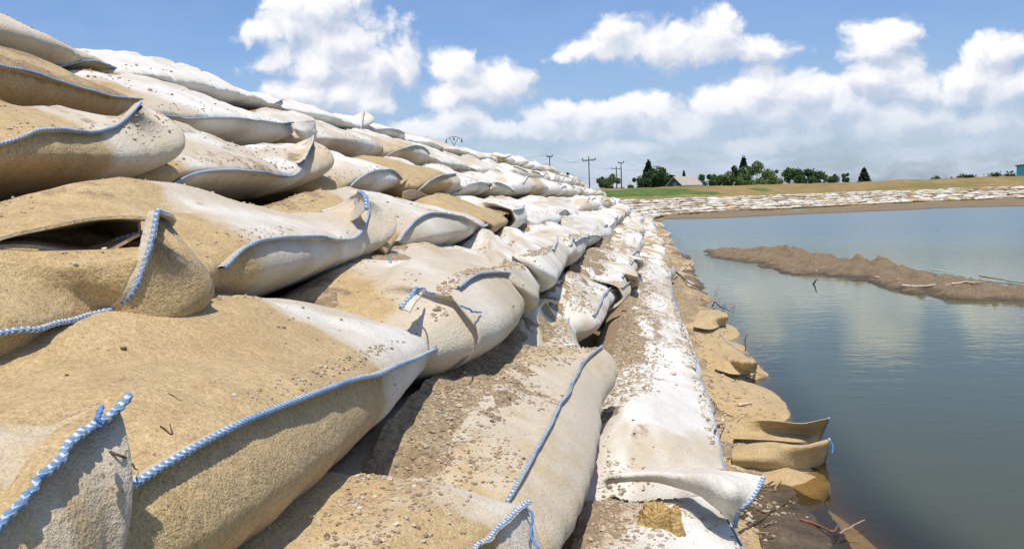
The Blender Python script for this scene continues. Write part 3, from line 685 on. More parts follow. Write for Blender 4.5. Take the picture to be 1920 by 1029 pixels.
# --- waterline course, soaked brown, partly sunk
def wet(y0, y1, label, zt=.10, x=.585, **k):
    k.setdefault('plan', .16)
    q = dict(zb=-.14, zt=zt, width=.62, st=.95, tan=(3,0,.5,1,1.), mud=.15, mudin=.6, foot=.3, xo0=x, xo1=x, cord_rng=(0,0), wr=1.6, pu=3.5, tilt=.07); q.update(k)
    f = q.pop('E', None)
    return hero(0, f, label, y0=y0, y1=y1, **q)
wet(1.5, 3.08, "submerged brown sandbag under shallow water at the lower right", zt=-.015, x=.66)
wet(2.95, 3.42, "soaked brown sandbag with corded flap over the water, nearer of two", zt=.07,
    flaps=[dict(grid=[[(1375,880,'Z',.04),(1430,882,'Z',.03),(1500,880,'Z',.01),(1545,868,'Z',.0)],[(1372,855,'Z',.09),(1430,858,'Z',.085),(1500,862,'Z',.05),(1551,850,'Z',.06)],[(1376,838,'Z',.09),(1430,830,'Z',.115),(1505,835,'Z',.11),(1555,823,'Z',.12)],[(1380,842,'Z',.06),(1435,838,'Z',.08),(1500,840,'Z',.06),(1548,832,'Z',.05)]], stain=.95, cord='v1')], threads=[[(1554,824,'Z',.12),(1562,835,'Z',.11),(1560,850,'Z',.09)]])
wet(3.35, 3.8, "soaked brown sandbag with pointed flap over the water, farther of two", zt=.07,
    flaps=[dict(grid=[[(1375,822,'Z',.05),(1430,824,'Z',.045),(1500,829,'Z',.02),(1535,828,'Z',.0)],[(1378,808,'Z',.07),(1435,806,'Z',.075),(1500,810,'Z',.04),(1545,806,'Z',.06)],[(1385,792,'Z',.09),(1440,788,'Z',.12),(1505,793,'Z',.10),(1554,783,'Z',.13)]], stain=.9, cord='v1')])
wet(3.72, 4.75, "smooth sandy brown sandbag sloping into the lake beyond the two flaps", zt=.10, x=.60)
wet(4.7, 5.35, "brown sandbag with crumpled folds and a dark opening at the waterline", zt=.10, x=.62, wr=2.6, st=.7,
    flaps=[dict(grid=[[(1340,690,'Z',.10),(1380,700,'Z',.08),(1418,697,'Z',.03)],[(1345,668,'Z',.12),(1385,676,'Z',.14),(1420,680,'Z',.12)],[(1350,655,'Z',.10),(1388,664,'Z',.10),(1408,672,'Z',.11)]], stain=.8, wrk=.01)])
wet(5.3, 6.1, "flat brown sandbag with a blue thread across it, awash at the waterline", zt=.09, x=.60, threads=[[(1348,624,'Z',.12),(1362,640,'Z',.11),(1385,656,'Z',.09),(1410,672,'Z',.08)]])
wet(6.0, 6.9, "pale crumpled sandbag with a curled lip at the waterline", zt=.11, x=.62, st=.3, tan=(.3,.2,.3), wr=2.4,
    flaps=[dict(grid=[[(1300,612,'Z',.10),(1335,616,'Z',.08),(1362,606,'Z',.05)],[(1305,592,'Z',.13),(1338,592,'Z',.14),(1366,594,'Z',.13)],[(1312,582,'Z',.11),(1340,580,'Z',.11),(1362,588,'Z',.11)]], stain=.62, wrk=.008)])
wet(6.8, 8.0, "small muddy sandbag with driftwood on it at the waterline", zt=.10, x=.58, mud=.5)

# ------------------------------------------------------------------ course path: straight, then the bay's bend
TOE = np.array([[.0,-6.],[.0,10.],[.0,24.],[.1,34.],[.7,42.],[2.2,48.],[5.2,52.5],[9.,55.5],[14.,60.],[19.,65.],[24.,67.],[30.,67.5],[40.,68.],[52.,69.]])
_tp, TOEL = resample(np.c_[TOE, np.zeros(len(TOE))], 3000); _ts = np.linspace(0, TOEL, 3000)
_tn = np.gradient(_tp[:, :2], axis=0); _tn /= np.linalg.norm(_tn, axis=1)[:, None]
def path(s, off):
    """point at arc length s (s = 0 at Y = 0) and offset off towards the dike (left of the heading)"""
    s = np.asarray(s, float) + 6.
    x, y = np.interp(s, _ts, _tp[:, 0]), np.interp(s, _ts, _tp[:, 1])
    tx, ty = np.interp(s, _ts, _tn[:, 0]), np.interp(s, _ts, _tn[:, 1])
    return x - ty * off, y + tx * off
OFFN = [-x for x in XO]
def rowprof(row, s):
    b = sstep(s, 20, 44)
    near_o, near_z = OFFN[row], ZB[row]
    far_o, far_z = .0 + .55 * (row - 1), .06 + .125 * (row - 1)
    return near_o * (1 - b) + far_o * b, near_z * (1 - b) + far_z * b
def framed(row):
    def f(V):
        V = np.asarray(V, float); o, z = rowprof(row, V[:, 1])
        x, y = path(V[:, 1], o - (V[:, 0] - XO[row]))
        b = sstep(V[:, 1], 20, 44)
        return np.stack([x, y, (V[:, 2] - ZB[row]) * (1 - .28 * b) + z], 1)
    return f
ORD = {0: 'waterline', 1: 'lowest', 2: 'second', 3: 'third', 4: 'fourth', 5: 'fifth', 6: 'sixth', 7: 'top'}
STARTY = {0: 8.0, 1: 8.1, 2: 7.3, 3: 8.0, 4: 9.8, 5: 7.3, 6: 10.6, 7: 10.9}
gen = []
for row in range(0, 8):
    s = STARTY[row]
    end = 90 if row > 0 else 34
    while s < end:
        L = rng.uniform(.85, 1.3)
        gen.append((s, row, L)); s += L * (.97 if s < 30 else 1.0)
gen.sort(key=lambda g: math.hypot(*[float(q) for q in path(g[0], rowprof(g[1], g[0])[0])]))
N_IND = 300 - BAGN[0]
rest = Acc(); restc = Acc()
VAR = {}
for i, (s, row, L) in enumerate(gen):
    r = random.Random(i * 17 + 3)
    gx, gy = path(s, 0)
    lod = 1 if s < 17 else (2 if s < 30 else 3)
    c = dict(plan=r.uniform(.06, .12), y0=s, y1=s + L * 1.0, xo0=XO[row] + r.uniform(-.05, .05) * (1 + .8 * (s > 30)), xo1=XO[row] + r.uniform(-.05, .05) * (1 + .8 * (s > 30)), width=.5, zb=ZB[row], zt=ZT[row] + r.uniform(-.012, .025), tilt=TILT[row], st=r.uniform(.0, .15), wr=r.uniform(1.2, 2.4), mudin=.6 if s < 30 else .3, mud=.1 + (.25 if row < 3 and s < 30 else 0), pu=r.uniform(2.6, 4.), pv=2.3, bv=.05, foot=r.uniform(.05, .3), hem=.012, thr=1)
    if r.random() < .18: c['tan'] = (r.uniform(-.7, .1), r.uniform(-.4, .4), .12, 1, .75)
    if row == 0: c.update(zb=-.12, zt=.10 + r.uniform(-.03, .03), st=r.uniform(.4, .9), mud=.5, xo0=.54 + r.uniform(-.08, .08), xo1=.54 + r.uniform(-.08, .08), width=.55, plan=.2)
    if s > 30:
        dz = r.uniform(-.03, .03); c['zb'] += dz; c['zt'] += dz + r.uniform(-.03, .03); c['st'] = r.uniform(.04, .30); c['mud'] = r.choice([.15, .25, .35, .55])
    zc = c['zb'] + .13; e = [r.uniform(-.06, .07), r.uniform(-.05, .04), r.uniform(-.03, .06), r.uniform(-.05, .04), r.uniform(-.06, .09)]
    if row == 0: e = [q * .4 - .05 for q in e]
    kk = r.random()
    if kk < .35: e = [-.05, .03, .075, .03, -.05]
    pl_ = lambda t_: c['plan'] * ((1 - abs(2 * min(1, t_) - 1) ** 2.6) - .75)
    c['E'] = np.array([[c['xo0'] + pl_(t_) + r.uniform(-.02, .04), s + L * t_, zc + q] for t_, q in zip((0., .22, .5, .78, 1.02), e)])
    cr = (r.choice([0, 0, .3]), r.choice([1, 1, .75])) if r.random() < .8 and s < 40 else (0, 0)
    c['cr'] = 1.05 if s < 15 else 1.3
    if i < N_IND:
        zone = ('in the nearer middle distance' if s < 11 else 'in the middle distance') if s < 14 else ('just past the middle distance' if s < 19 else 'far along the stack' if s < 26 else 'near the bend')
        look = "small half tan sandbag" if 'tan' in c else "small white sandbag"
        if row == 0: look = "small muddy brown sandbag"
        seam = " with a blue seam" if cr[1] > 0 and row > 0 and s < 26 else ""
        lab = "%s%s, %s, %s" % (look, seam, {0: "at the waterline", 7: "top course"}.get(row, ORD[row] + " course up"), zone)
        make_bag(row, c, lab, group=lab, lod=lod, cord_rng=cr, frame=framed(row))
    else:
        V, Fq, st_, mu_, M = bag_surface(*(11, 8), c, i); f_ = framed(row)
        rest.add(f_(V), Fq, stain=st_, mud=mu_)
        if cr[1] > 0 and s < 60: 
            P = f_(M[:, -1] + np.array([.008, 0, .002])); tube(rest, P[::2], .004, 3, stain=.3, mud=0)
if rest.n: tag(obj('sandbag_wall', rest.mesh('sandbag_wall'), M_FAB), "low pale courses of countless sandbags lining the far bank of the lake", "sandbags", kind='stuff')
print('bags', BAGN[0], 'rest', len(gen) - N_IND)

# ------------------------------------------------------------------ dike (turf bank behind the bags), lake bed, land
def dike():
    ss_ = np.r_[np.linspace(-6, 20, 40), np.linspace(20.5, 95, 160)]
    V, G = [], []
    for s in ss_:
        b = float(sstep(s, 24, 46))
        near = [(-.9, -.45), (-.3, -.12), (.0, .02), (.25, .20), (.55, .42), (.9, .64), (1.2, .88), (1.65, 1.08), (2.05, 1.32), (2.35, 1.55), (2.9, 1.62), (3.6, 1.64), (5.5, 1.64), (6.5, 1.6), (10, .2), (14, -.2)]
        far = [(-3., -.40), (-1.2, -.05), (-.3, .03), (.4, .07), (.9, .20), (1.4, .32), (2.0, .44), (2.6, .57), (3.2, .70), (3.8, .83), (6.5, 1.12), (9.5, 1.45), (12.5, 1.74), (15.5, 1.8), (20, .3), (26, -.2)]
        for (o1, z1), (o2, z2) in zip(near, far):
            o, z = o1 * (1 - b) + o2 * b, z1 * (1 - b) + z2 * b
            V.append((*path(s, o), z))
    V = np.array(V).reshape(len(ss_), 16, 3)
    # subdivide across
    k = 8; W = []
    for j in range(15):
        for t in np.arange(k) / k: W.append(V[:, j] * (1 - t) + V[:, j + 1] * t)
    W.append(V[:, -1]); W = np.stack(W, 1)
    n = fbm(W[..., 0] * .8, W[..., 1] * .8, 0., 91, 4)
    w_ = (np.arange(W.shape[1]) / k); up = sstep(w_, 8.5, 10.5)
    W[..., 2] += n * (.015 + .06 * up)
    # green patches where the photograph has them
    g = np.zeros(W.shape[:2]); S2, J = np.meshgrid(ss_, w_, indexing='ij')
    g += sstep(S2, 37, 42) * sstep(S2, 63, 56) * sstep(J, 9.6, 10.2) * sstep(J, 12.1 , 11.6 )
    g += .8 * sstep(S2, 63.5, 65) * sstep(S2, 68, 66.5) * sstep(J, 10., 10.6) * sstep(J, 11.6, 11.1) + .28 * sstep(S2, 70, 80) * sstep(J, 9.5, 10)
    a = Acc(); a.add(W.reshape(-1, 3), gridf(*W.shape[:2]), green=g.ravel())
    o = obj('dike', a.mesh('dike'), M_SLOPE); o['kind'] = 'structure'; o['label'] = "turf covered dike behind the sandbags, dry straw with green patches"
    return W
DW = dike()
def sheet(name, xs, ys, zf, mat, attrs=None, keep=None):
    X, Y = np.meshgrid(xs, ys, indexing='ij'); Z = zf(X, Y); g = gridf(len(xs), len(ys))
    at = {k: f(X, Y).ravel() for k, f in (attrs or {}).items()}
    a = Acc(); a.add(np.stack([X, Y, Z], -1).reshape(-1, 3), g, **at)
    o = obj(name, a.mesh(name), mat); o['kind'] = 'structure'; return o
gx_ = np.r_[-3000, -800, -200, np.linspace(-60, 120, 60), 300, 900, 3000]; gy_ = np.r_[-200, np.linspace(-20, 130, 60), 300, 900, 3500]
sheet('ground', gx_, gy_, lambda X, Y: -.55 + .0 * X, mat_plain('distant_field', (.17, .17, .08), .95, .05, .3))
# shelving bed seen through the shallows
def bedz(X, Y): 
    d = X - .45
    return -.05 - .20 * np.clip(d, -.4, 3) ** 1 * (1) - .06 * np.clip(-d, 0, 1) * 0 + .015 * fbm(X * 5, Y * 5, 0., 71, 4) - .03
sheet('lake_bed', np.linspace(-.4, 2.3, 90), np.linspace(.3, 20, 260), lambda X, Y: np.maximum(bedz(X, Y), -.5), M_BED)
def wx():
    return np.r_[np.linspace(-1, 1.5, 60), np.linspace(1.6, 6, 40), np.linspace(6.5, 30, 30), 45, 70, 120]
def murk(X, Y):
    edge = .62 + .05 * vn(Y * 1.3, 0, 0, 5) + .10 * sstep(Y, 3.2, 1.8)
    return np.clip(.10 + .90 * sstep(X, edge - .10, edge + .30), 0, 1)
sheet('lake_water', wx(), np.r_[np.linspace(-8, 0, 8), np.linspace(.1, 12, 180), np.linspace(12.3, 90, 80)], lambda X, Y: 0. * X, M_WATER, dict(murk=murk))

# ------------------------------------------------------------------ mud spits rising out of the water
def inpoly(x, y, P):
    r = np.zeros(x.shape, bool); n = len(P)
    for i in range(n):
        (x0, y0), (x1, y1) = P[i], P[(i + 1) % n]
        c = ((y0 > y) != (y1 > y)) & (x < (x1 - x0) * (y - y0) / (y1 - y0 + 1e-12) + x0); r ^= c
    return r
def polydist(x, y, P):
    d = np.full(x.shape, 1e9)
    for i in range(len(P)):
        a, b = np.array(P[i]), np.array(P[(i + 1) % len(P)]); ab = b - a
        t = np.clip(((x - a[0]) * ab[0] + (y - a[1]) * ab[1]) / (ab @ ab + 1e-12), 0, 1)
        d = np.minimum(d, np.hypot(x - a[0] - t * ab[0], y - a[1] - t * ab[1]))
    return np.where(inpoly(x, y, P), d, -d)
ISL = []
def island(name, pix, hmax, wd, step, rough, label, mat=None, seed=1, lumps=()):
    P = [tuple(bp(*p)[:2]) for p in pix]; Q = np.array(P)
    lo, hi = Q.min(0) - wd, Q.max(0) + wd
    nx, ny = [min(420, max(8, int((hi - lo)[k] / step[k]))) for k in (0, 1)]
    X, Y = np.meshgrid(np.linspace(lo[0], hi[0], nx), np.linspace(lo[1], hi[1], ny), indexing='ij')
    d = polydist(X, Y, P) + (.25 + .3 * (wd == .25)) * wd * fbm(X / wd * 1.1, Y / wd * 1.1, 0., seed, 4)
    n = fbm(X * rough, Y * rough, 0., seed + 3, 5, .55)
    Z = np.where(d > 0, hmax * (1 - np.exp(-np.clip(d, 0, 99) / wd)) * (.75 + .55 * n), d * hmax / wd * 1.5)
    for (px, py, r, h) in lumps:
        q = bp(px, py); Z += h * np.exp(-((X - q[0])**2 + (Y - q[1])**2) / r**2) * (1 + .8 * n)
    Z = np.clip(Z, -.12, 9)
    g = gridf(nx, ny); zz = Z.ravel()[g].max(1) > -.10
    a = Acc(); a.add(np.stack([X, Y, Z], -1).reshape(-1, 3), g[zz])
    o = obj(name, a.mesh(name), mat or M_MUD); o['kind'] = 'structure'; o['label'] = label
    ISL.append((np.stack([X, Y, Z], -1), g[zz])); return o
island('mud_spit', [(1318,472),(1345,470),(1400,470),(1470,474),(1530,480),(1560,484),(1610,493),(1660,500),(1700,508),(1760,519),(1830,530),(1920,543),(2060,562),(2060,592),(1920,561),(1850,563),(1800,561),(1740,552),(1690,545),(1640,532),(1600,524),(1530,513),(1480,514),(1450,503),(1410,494),(1384,488),(1350,486),(1325,478)], .10, .25, (.03, .03), 6., "muddy spit with driftwood lying in the lake",
       lumps=[(1630,505,.28,.08),(1565,484,.15,.07),(1470,482,.5,.05),(1700,515,.3,.03)])
island('mud_bank', [(1222,409),(1300,405),(1400,400),(1440,398),(1480,399),(1560,394),(1640,389),(1700,386),(1780,382),(1850,379),(1990,373),(1990,382),(1920,387),(1850,388),(1780,390),(1700,394),(1600,398),(1500,402),(1440,405),(1400,407),(1330,410),(1260,411),(1235,412)], .17, .7, (.09, .09), 1.2, "long mud bank in front of the far sandbags", seed=9)
island('foreshore', [(1222,411),(1242,408),(1300,403),(1400,398),(1445,396),(1470,391),(1400,388),(1300,392),(1215,400)], .16, .8, (.1, .1), 1.0, "muddy foreshore below the far sandbags", seed=19)
island('shore_mud', [(1238,412),(1246,440),(1262,470),(1290,480),(1298,500),(1318,540),(1325,560),(1295,560),(1270,540),(1240,470),(1228,415)], .09, .2, (.03, .04), 4., "muddy shore strip at the foot of the stack", seed=29)
island('shallow_mud', [(1400,905),(1470,900),(1520,960),(1575,1040),(1560,1150),(1380,1150),(1390,960)], .018, .06, (.012, .012), 9., "mud and silt just at the waterline at the lower right", seed=39, mat=M_MUD)

# ------------------------------------------------------------------ drifts of dirt on the ledges and pebbles everywhere
allv, allf, nb = [], [], 0
for A_, r_ in ALLB[:BAGN[0]]:
    V = np.concatenate(A_.V); Q = np.concatenate(A_.Q)
    if V[:, 1].min() > 16: continue
    allv.append(V); allf.append(Q + nb); nb += len(V)
def rowbvh(row):
    vs, fs, n = [], [], 0
    for A_, r_ in ALLB:
        if r_ != row or A_.V[0][:, 1].min() > 12: continue
        vs.append(A_.V[0]); fs.append(A_.Q[0] + n); n += len(A_.V[0])
    return BVHTree.FromPolygons(np.concatenate(vs).tolist(), np.concatenate(fs).tolist())
dr = Acc()
def ledge(row, s0, s1, wide, high, seed, thr=0., cov=None):
    """dirt lying in the corner between the top of this course and the face of the next: follows the cloth under it"""
    nu, nv = int((s1 - s0) / .016), 30
    Y, T = np.meshgrid(np.linspace(s0, s1, nu), np.linspace(0, 1, nv), indexing='ij')
    xin = (XO[row + 1] if row < 7 else -2.2) - .03
    X = xin + wide * 1.2 * T
    amt = .45 + .55 * fbm(Y * 1.3, 0 * Y, 0., seed, 3) - thr
    amt = amt - .25
    if cov: amt = amt + np.interp(Y, [c[0] for c in cov], [c[1] for c in cov])
    zt = (ZB[row] if row else -.12) + TH
    Z = np.full(X.shape, zt - .16); Z0 = zt + .2; bagbvh = rowbvh(row)
    for i in range(nu):
        for j in range(nv):
            h = bagbvh.ray_cast(Vector((X[i, j], Y[i, j], Z0)), Vector((0, 0, -1)), .4)
            if h[0] is not None: Z[i, j] = h[0][2]
    # smooth the support so the dirt bridges the hollows
    Zs = Z.copy()
    for _ in range(10):
        Zs[1:-1] = (Zs[:-2] + Zs[2:] + 2 * Zs[1:-1]) / 4; Zs[:, 1:-1] = (Zs[:, :-2] + Zs[:, 2:] + 2 * Zs[:, 1:-1]) / 4; Zs = np.maximum(np.minimum(Zs, Z + .03), Z - .01)
    n = fbm(X * 14, Y * 14, 0., seed + 1, 4)
    hgt = high * .45 * (np.clip(amt, -1, 1.3) * (1 - T) ** 1.5 - T * 1.0 + .35 * n) - .004
    Z = Zs + np.clip(hgt, -.03, .08)
    g = gridf(nu, nv)[:, ::-1]; ok = (Z.ravel()[g].min(1) > zt - .12); dr.add(np.stack([X, Y, Z], -1).reshape(-1, 3), g[ok])
ledge(1, 1.0, 9., .34, .06, 3, 0, [(1, .5), (1.7, .3), (2.1, -.5), (3.0, -.2), (3.4, .6), (5.2, .5), (9, .3)])
ledge(2, .9, 9., .34, .07, 5, 0, [(.9, -.8), (1.15, -.3), (1.35, .5), (2.3, .5), (2.8, .3), (4, .5), (9, .3)])
ledge(3, .6, 9., .22, .04, 7, 0, [(.6, -.8), (1.2, -.3), (1.7, .0), (2.4, .4), (9, .1)])
ledge(4, 1.0, 9., .34, .05, 9, 0, [(1, .3), (2.0, .3), (3, -.1), (9, -.2)])
ledge(5, 1.3, 9., .34, .045, 11, 0, [(1.3, .2), (2.2, .1), (2.6, .6), (2.9, .0), (9, -.3)])
ledge(6, 1.5, 6., .25, .04, 13, 0, [(1.5, .2), (2.4, .1), (3, -.8), (9, -.8)])
ledge(0, 2.2, 12., .42, .06, 15, 0, [(2.2, .0), (3.5, .3), (9, .4)])
drm = dr.mesh('dirt_drift'); tag(obj('dirt_drift', drm, M_DIRT), "brown gravelly dirt drifted into the corners between the sandbag courses", "dirt", kind='stuff')
V = np.concatenate(dr.V); Q = np.concatenate(dr.Q); allv.append(V); allf.append(Q + nb); nb += len(V)
for G, g in ISL:
    V = G.reshape(-1, 3); allv.append(V); allf.append(g + nb); nb += len(V)
AV = np.concatenate(allv); AF = np.concatenate(allf)
bvh = BVHTree.FromPolygons(AV.tolist(), AF.tolist())
ICO = None
def ico():
    p = (1 + 5**.5) / 2
    v = np.array([(-1,p,0),(1,p,0),(-1,-p,0),(1,-p,0),(0,-1,p),(0,1,p),(0,-1,-p),(0,1,-p),(p,0,-1),(p,0,1),(-p,0,-1),(-p,0,1)], float); v /= np.linalg.norm(v[0])
    f = np.array([(0,11,5),(0,5,1),(0,1,7),(0,7,10),(0,10,11),(1,5,9),(5,11,4),(11,10,2),(10,7,6),(7,1,8),(3,9,4),(3,4,2),(3,2,6),(3,6,8),(3,8,9),(4,9,5),(2,4,11),(6,2,10),(8,6,7),(9,8,1)])
    return v, f
IV, IF = ico()
def ground_at(x, y, z0=3.):
    h = bvh.ray_cast(Vector((x, y, z0)), Vector((0, 0, -1)))
    return h[0], h[1]
def rocks(pts, sizes, seed):
    r = np.random.default_rng(seed); n = len(pts)
    ang = r.uniform(0, 2 * np.pi, n); sc_ = np.stack([np.ones(n), r.uniform(.55, 1, n), r.uniform(.35, .75, n)], 1) * sizes[:, None]
    jit = 1 + r.uniform(-.28, .28, (n, 12, 1))
    v = IV[None] * jit * sc_[:, None]
    c, s = np.cos(ang)[:, None], np.sin(ang)[:, None]
    x = v[..., 0] * c - v[..., 1] * s; y = v[..., 0] * s + v[..., 1] * c
    v = np.stack([x, y, v[..., 2]], -1) + pts[:, None]
    f = IF[None] + (np.arange(n) * 12)[:, None, None]
    return v.reshape(-1, 3), f.reshape(-1, 3), np.repeat(r.random(n), 12)
gacc = Acc()
def scatter(n, x0, x1, y0, y1, smin, smax, seed, dens=None, pw=2.2, clump=None, zmin=-9):
    r = np.random.default_rng(seed); xs = r.uniform(x0, x1, n); ys = y0 + (y1 - y0) * r.random(n)**1.35
    if clump is not None:
        k = fbm(xs * 4, ys * 4, 0., seed, 3) + clump(xs, ys) > r.uniform(-.5, .8, n); xs, ys = xs[k], ys[k]
    P, S = [], []
    for x, y in zip(xs, ys):
        p, nn = ground_at(x, y)
        if p is None or nn[2] < .74 or p[2] < zmin: continue
        P.append(p); S.append(smin + (smax - smin) * r.random()**pw * (.5 + .5 * min(1.8, y / 1.5)))
    if P:
        P = np.array(P); S = np.array(S); P[:, 2] += S * .15
        v, f, rr = rocks(P, S, seed + 1); gacc.add(v, f, rnd=rr)
def near_edge(xe, wd, lo, hi):
    return lambda x, y: hi + (lo - hi) * sstep(x, xe, xe + wd)
scatter(30000, -.14, .20, .9, 9., .0014, .0060, 101, clump=lambda x, y: near_edge(-.08, .18, -.98, .9)(x, y) + np.interp(y, [1, 1.9, 2.1, 2.9, 3.4, 9], [.3, .2, -.8, -.6, .8, .6]))
scatter(30000, -.44, -.10, .85, 8., .0013, .0058, 102, clump=lambda x, y: near_edge(-.38, .2, -.95, .8)(x, y) + np.interp(y, [.8, 1.15, 1.3, 2.6, 8], [-.5, -.3, .5, .5, .7]))
scatter(7000, -.72, -.42, .6, 7., .0012, .0045, 103, clump=lambda x, y: near_edge(-.68, .12, -.9, .5)(x, y) - .1)
scatter(12000, -1.10, -.72, .9, 7., .0013, .0048, 104, clump=lambda x, y: near_edge(-1.02, .20, -.95, .5)(x, y) - .0)
scatter(9000, -1.56, -1.10, 1.2, 7., .0014, .0048, 105, clump=lambda x, y: near_edge(-1.5, .25, -.9, .35)(x, y) + np.interp(y, [1.2, 2.3, 2.7, 3, 7], [0, 0, .7, -.3, -.4]))
scatter(1500, -1.9, -1.5, 1.5, 4., .002, .007, 106, clump=lambda x, y: -.3 + 0 * x)
scatter(14000, .16, .56, 1.6, 10., .0018, .008, 107, clump=lambda x, y: near_edge(.24, .22, -.7, .5)(x, y), zmin=.0)
scatter(1200, 1., 6., 7., 16., .004, .016, 108, zmin=.02, clump=lambda x, y: -.2 + 0 * x)
scatter(260, .28, .44, 1.55, 2.15, .006, .022, 109, zmin=-.02, pw=1.2)
gm_ = gacc.mesh('gravel', smooth=False); tag(obj('gravel', gm_, M_STONE), "loose gravel and grit strewn over the sandbags", "gravel", kind='stuff')

def at_pix(px, py):
    o = Vector(CAM); d = Vector(A @ np.array([px - CX, py - CY, F])).normalized(); h = bvh.ray_cast(o, d)
    return (np.array(h[0]), h[3]) if h[0] is not None else (None, None)
PEB = [(231,655,13,0),(125,704,9,0),(962,575,7,0),(955,748,10,0),(922,790,11,0),(982,860,9,0),(972,697,8,1),(828,818,12,1),(840,793,10,3),(583,970,14,2),(505,990,9,2),(612,1006,12,0),(632,985,6,0),(1189,813,7,0),(1187,788,6,0),(1262,702,16,2),(1268,722,7,1),(963,455,10,3),(640,600,6,0),(568,578,7,0),(740,722,8,1),(893,672,7,1),(870,700,14,2),(920,850,6,1),(690,1003,7,1),(660,965,7,0),(1085,548,7,2),(1015,560,9,1),(1190,660,6,2),(1210,625,7,1),(1225,838,5,0),(1155,715,6,2),(700,965,6,3),(545,1012,7,1),(805,655,9,2),(480,368,7,2),(560,350,6,1),(726,380,7,1),(745,372,6,2)]
PC = ["dark brown", "grey brown", "pale", "orange brown"]
PM = [mat_plain('pebble_' + n_, c_, .8, 150., .35) for n_, c_ in (('dark', (.14, .10, .07)), ('grey', (.30, .25, .19)), ('pale', (.55, .48, .36)), ('orange', (.45, .26, .11)))]
ZN = lambda x, y: ("on the giant tan bag" if x < 500 and y > 600 else "at the bottom centre" if y > 900 else "on the middle bags" if y > 640 else "on the upper ledges")
for k, (px, py, sz, ci) in enumerate(PEB):
    p, dd = at_pix(px, py)
    if p is None or dd > 9: continue
    s_ = sz / F * dd * .62; rr = np.random.default_rng(k)
    v, f, _ = rocks(np.zeros((1, 3)), np.array([s_]), k + 50)
    a = Acc(); a.add(v, f); me = a.mesh('pebble', smooth=False)
    lab = "%s pebble %s" % (PC[ci], ZN(px, py))
    o = obj('pebble', me, PM[ci], None, p + np.array([0, 0, s_ * .25])); md = o.modifiers.new('round', 'SUBSURF'); md.levels = md.render_levels = 1
    tag(o, lab, 'pebble', 'pebbles, ' + lab)
# lump of yellow clay: two crumbling pieces
p, dd = at_pix(1240, 985)
if p is not None:
    a = Acc()
    for (dx, dy, r_, h_) in ((-.012, 0, .030, .045), (.026, -.002, .014, .040)):
        n1, n2 = 40, 22
        TH_, PH_ = np.meshgrid(np.linspace(0, 2 * np.pi, n1, endpoint=False), np.linspace(0, np.pi / 2 * 1.15, n2), indexing='ij')
        x_, y_, z_ = np.cos(TH_) * np.sin(PH_), np.sin(TH_) * np.sin(PH_), np.cos(PH_)
        q = 1 + .22 * fbm(x_ * 2.5, y_ * 2.5, z_ * 2.5 + dx * 90, 61, 5, .6)
        Vc = np.stack([p[0] + dx + x_ * r_ * q, p[1] + dy + y_ * r_ * .8 * q, p[2] + np.sign(z_) * np.abs(z_)**.7 * h_ * q - .004], -1)
        Vc = np.swapaxes(Vc, 0, 1); a.add(Vc.reshape(-1, 3), gridf(n2, n1, True))
    tag(obj('clay_lump', a.mesh('clay_lump', p), M_CLAY, None, p), "crumbling yellow clay lump in two pieces on the white sandbag at the bottom right", "clay")

# ------------------------------------------------------------------ driftwood and twigs
def stick(pts, r, label, mat, name='stick', group=None, taper=.5, zoff=0.):
    P = []
    for q in pts:
        if len(q) == 2:
            p, dd = at_pix(*q)
            if p is None or dd > 25 or p[2] < 0: p = bp(q[0], q[1], 'Z', .012)
            P.append(p + np.array([0, 0, r]))
        else: P.append(bp(*q))
    P, L = resample(P, 26); k = sum(map(ord, label)) % 50
    t = np.linspace(0, 1, 26); P = P + (L * .012) * np.stack([fbm(t * 5, k + i_, 0., 3, 3) for i_ in range(3)], 1)
    a = Acc(); tube(a, P, r * (1 - (1 - taper) * t) * (1 + .15 * vn(t * 9, k, 0, 8)), 7)
    c = P.mean(0); o = obj(name, a.mesh(name, c), mat, None, c); tag(o, label, 'stick', group); return o
stick([(1690,537),(1740,538),(1790,534)], .011, "long bleached driftwood branch lying on the mud spit, nearest the water", M_PALEWOOD, 'driftwood_branch')
stick([(1745,536),(1775,530)], .006, "short pale side branch beside the long driftwood on the spit", M_PALEWOOD, 'driftwood_branch')
stick([(1785,534),(1810,531),(1838,532)], .010, "pale driftwood branch right of the longest one on the mud spit", M_PALEWOOD, 'driftwood_branch')
stick([(1838,520),(1890,527),(1925,532)], .009, "dark branch along the far right crest of the mud spit", M_WOOD, 'driftwood_branch')
stick([(1745,507),(1790,512)], .008, "pale stick on the upper edge of the mud spit", M_PALEWOOD, 'driftwood_branch')
stick([(1640,521),(1685,524)], .008, "white stick at the lower edge of the mud spit", M_PALEWOOD, 'driftwood_branch')
stick([(1525,532,'Z',.0),(1532,524,'Z',.07)], .010, "thin twig poking out of the water in front of the mud spit", M_DARKWOOD, 'twig')
stick([(1240,498),(1270,518),(1312,543)], .013, "long dark stick leaning from the lowest course to the shore", M_DARKWOOD, 'driftwood_branch')
stick([(1335,575,'Z',.12),(1340,566,'Z',.16),(1346,573,'Z',.14),(1370,584,'Z',.05)], .005, "bent twig at the tip of the pale crumpled waterline bag", M_DARKWOOD, 'twig')
stick([(1398,655,'Z',.0),(1397,640,'Z',.07),(1401,626,'Z',.13)], .004, "upright weed stalk rising from the water", M_DARKWOOD, 'twig')
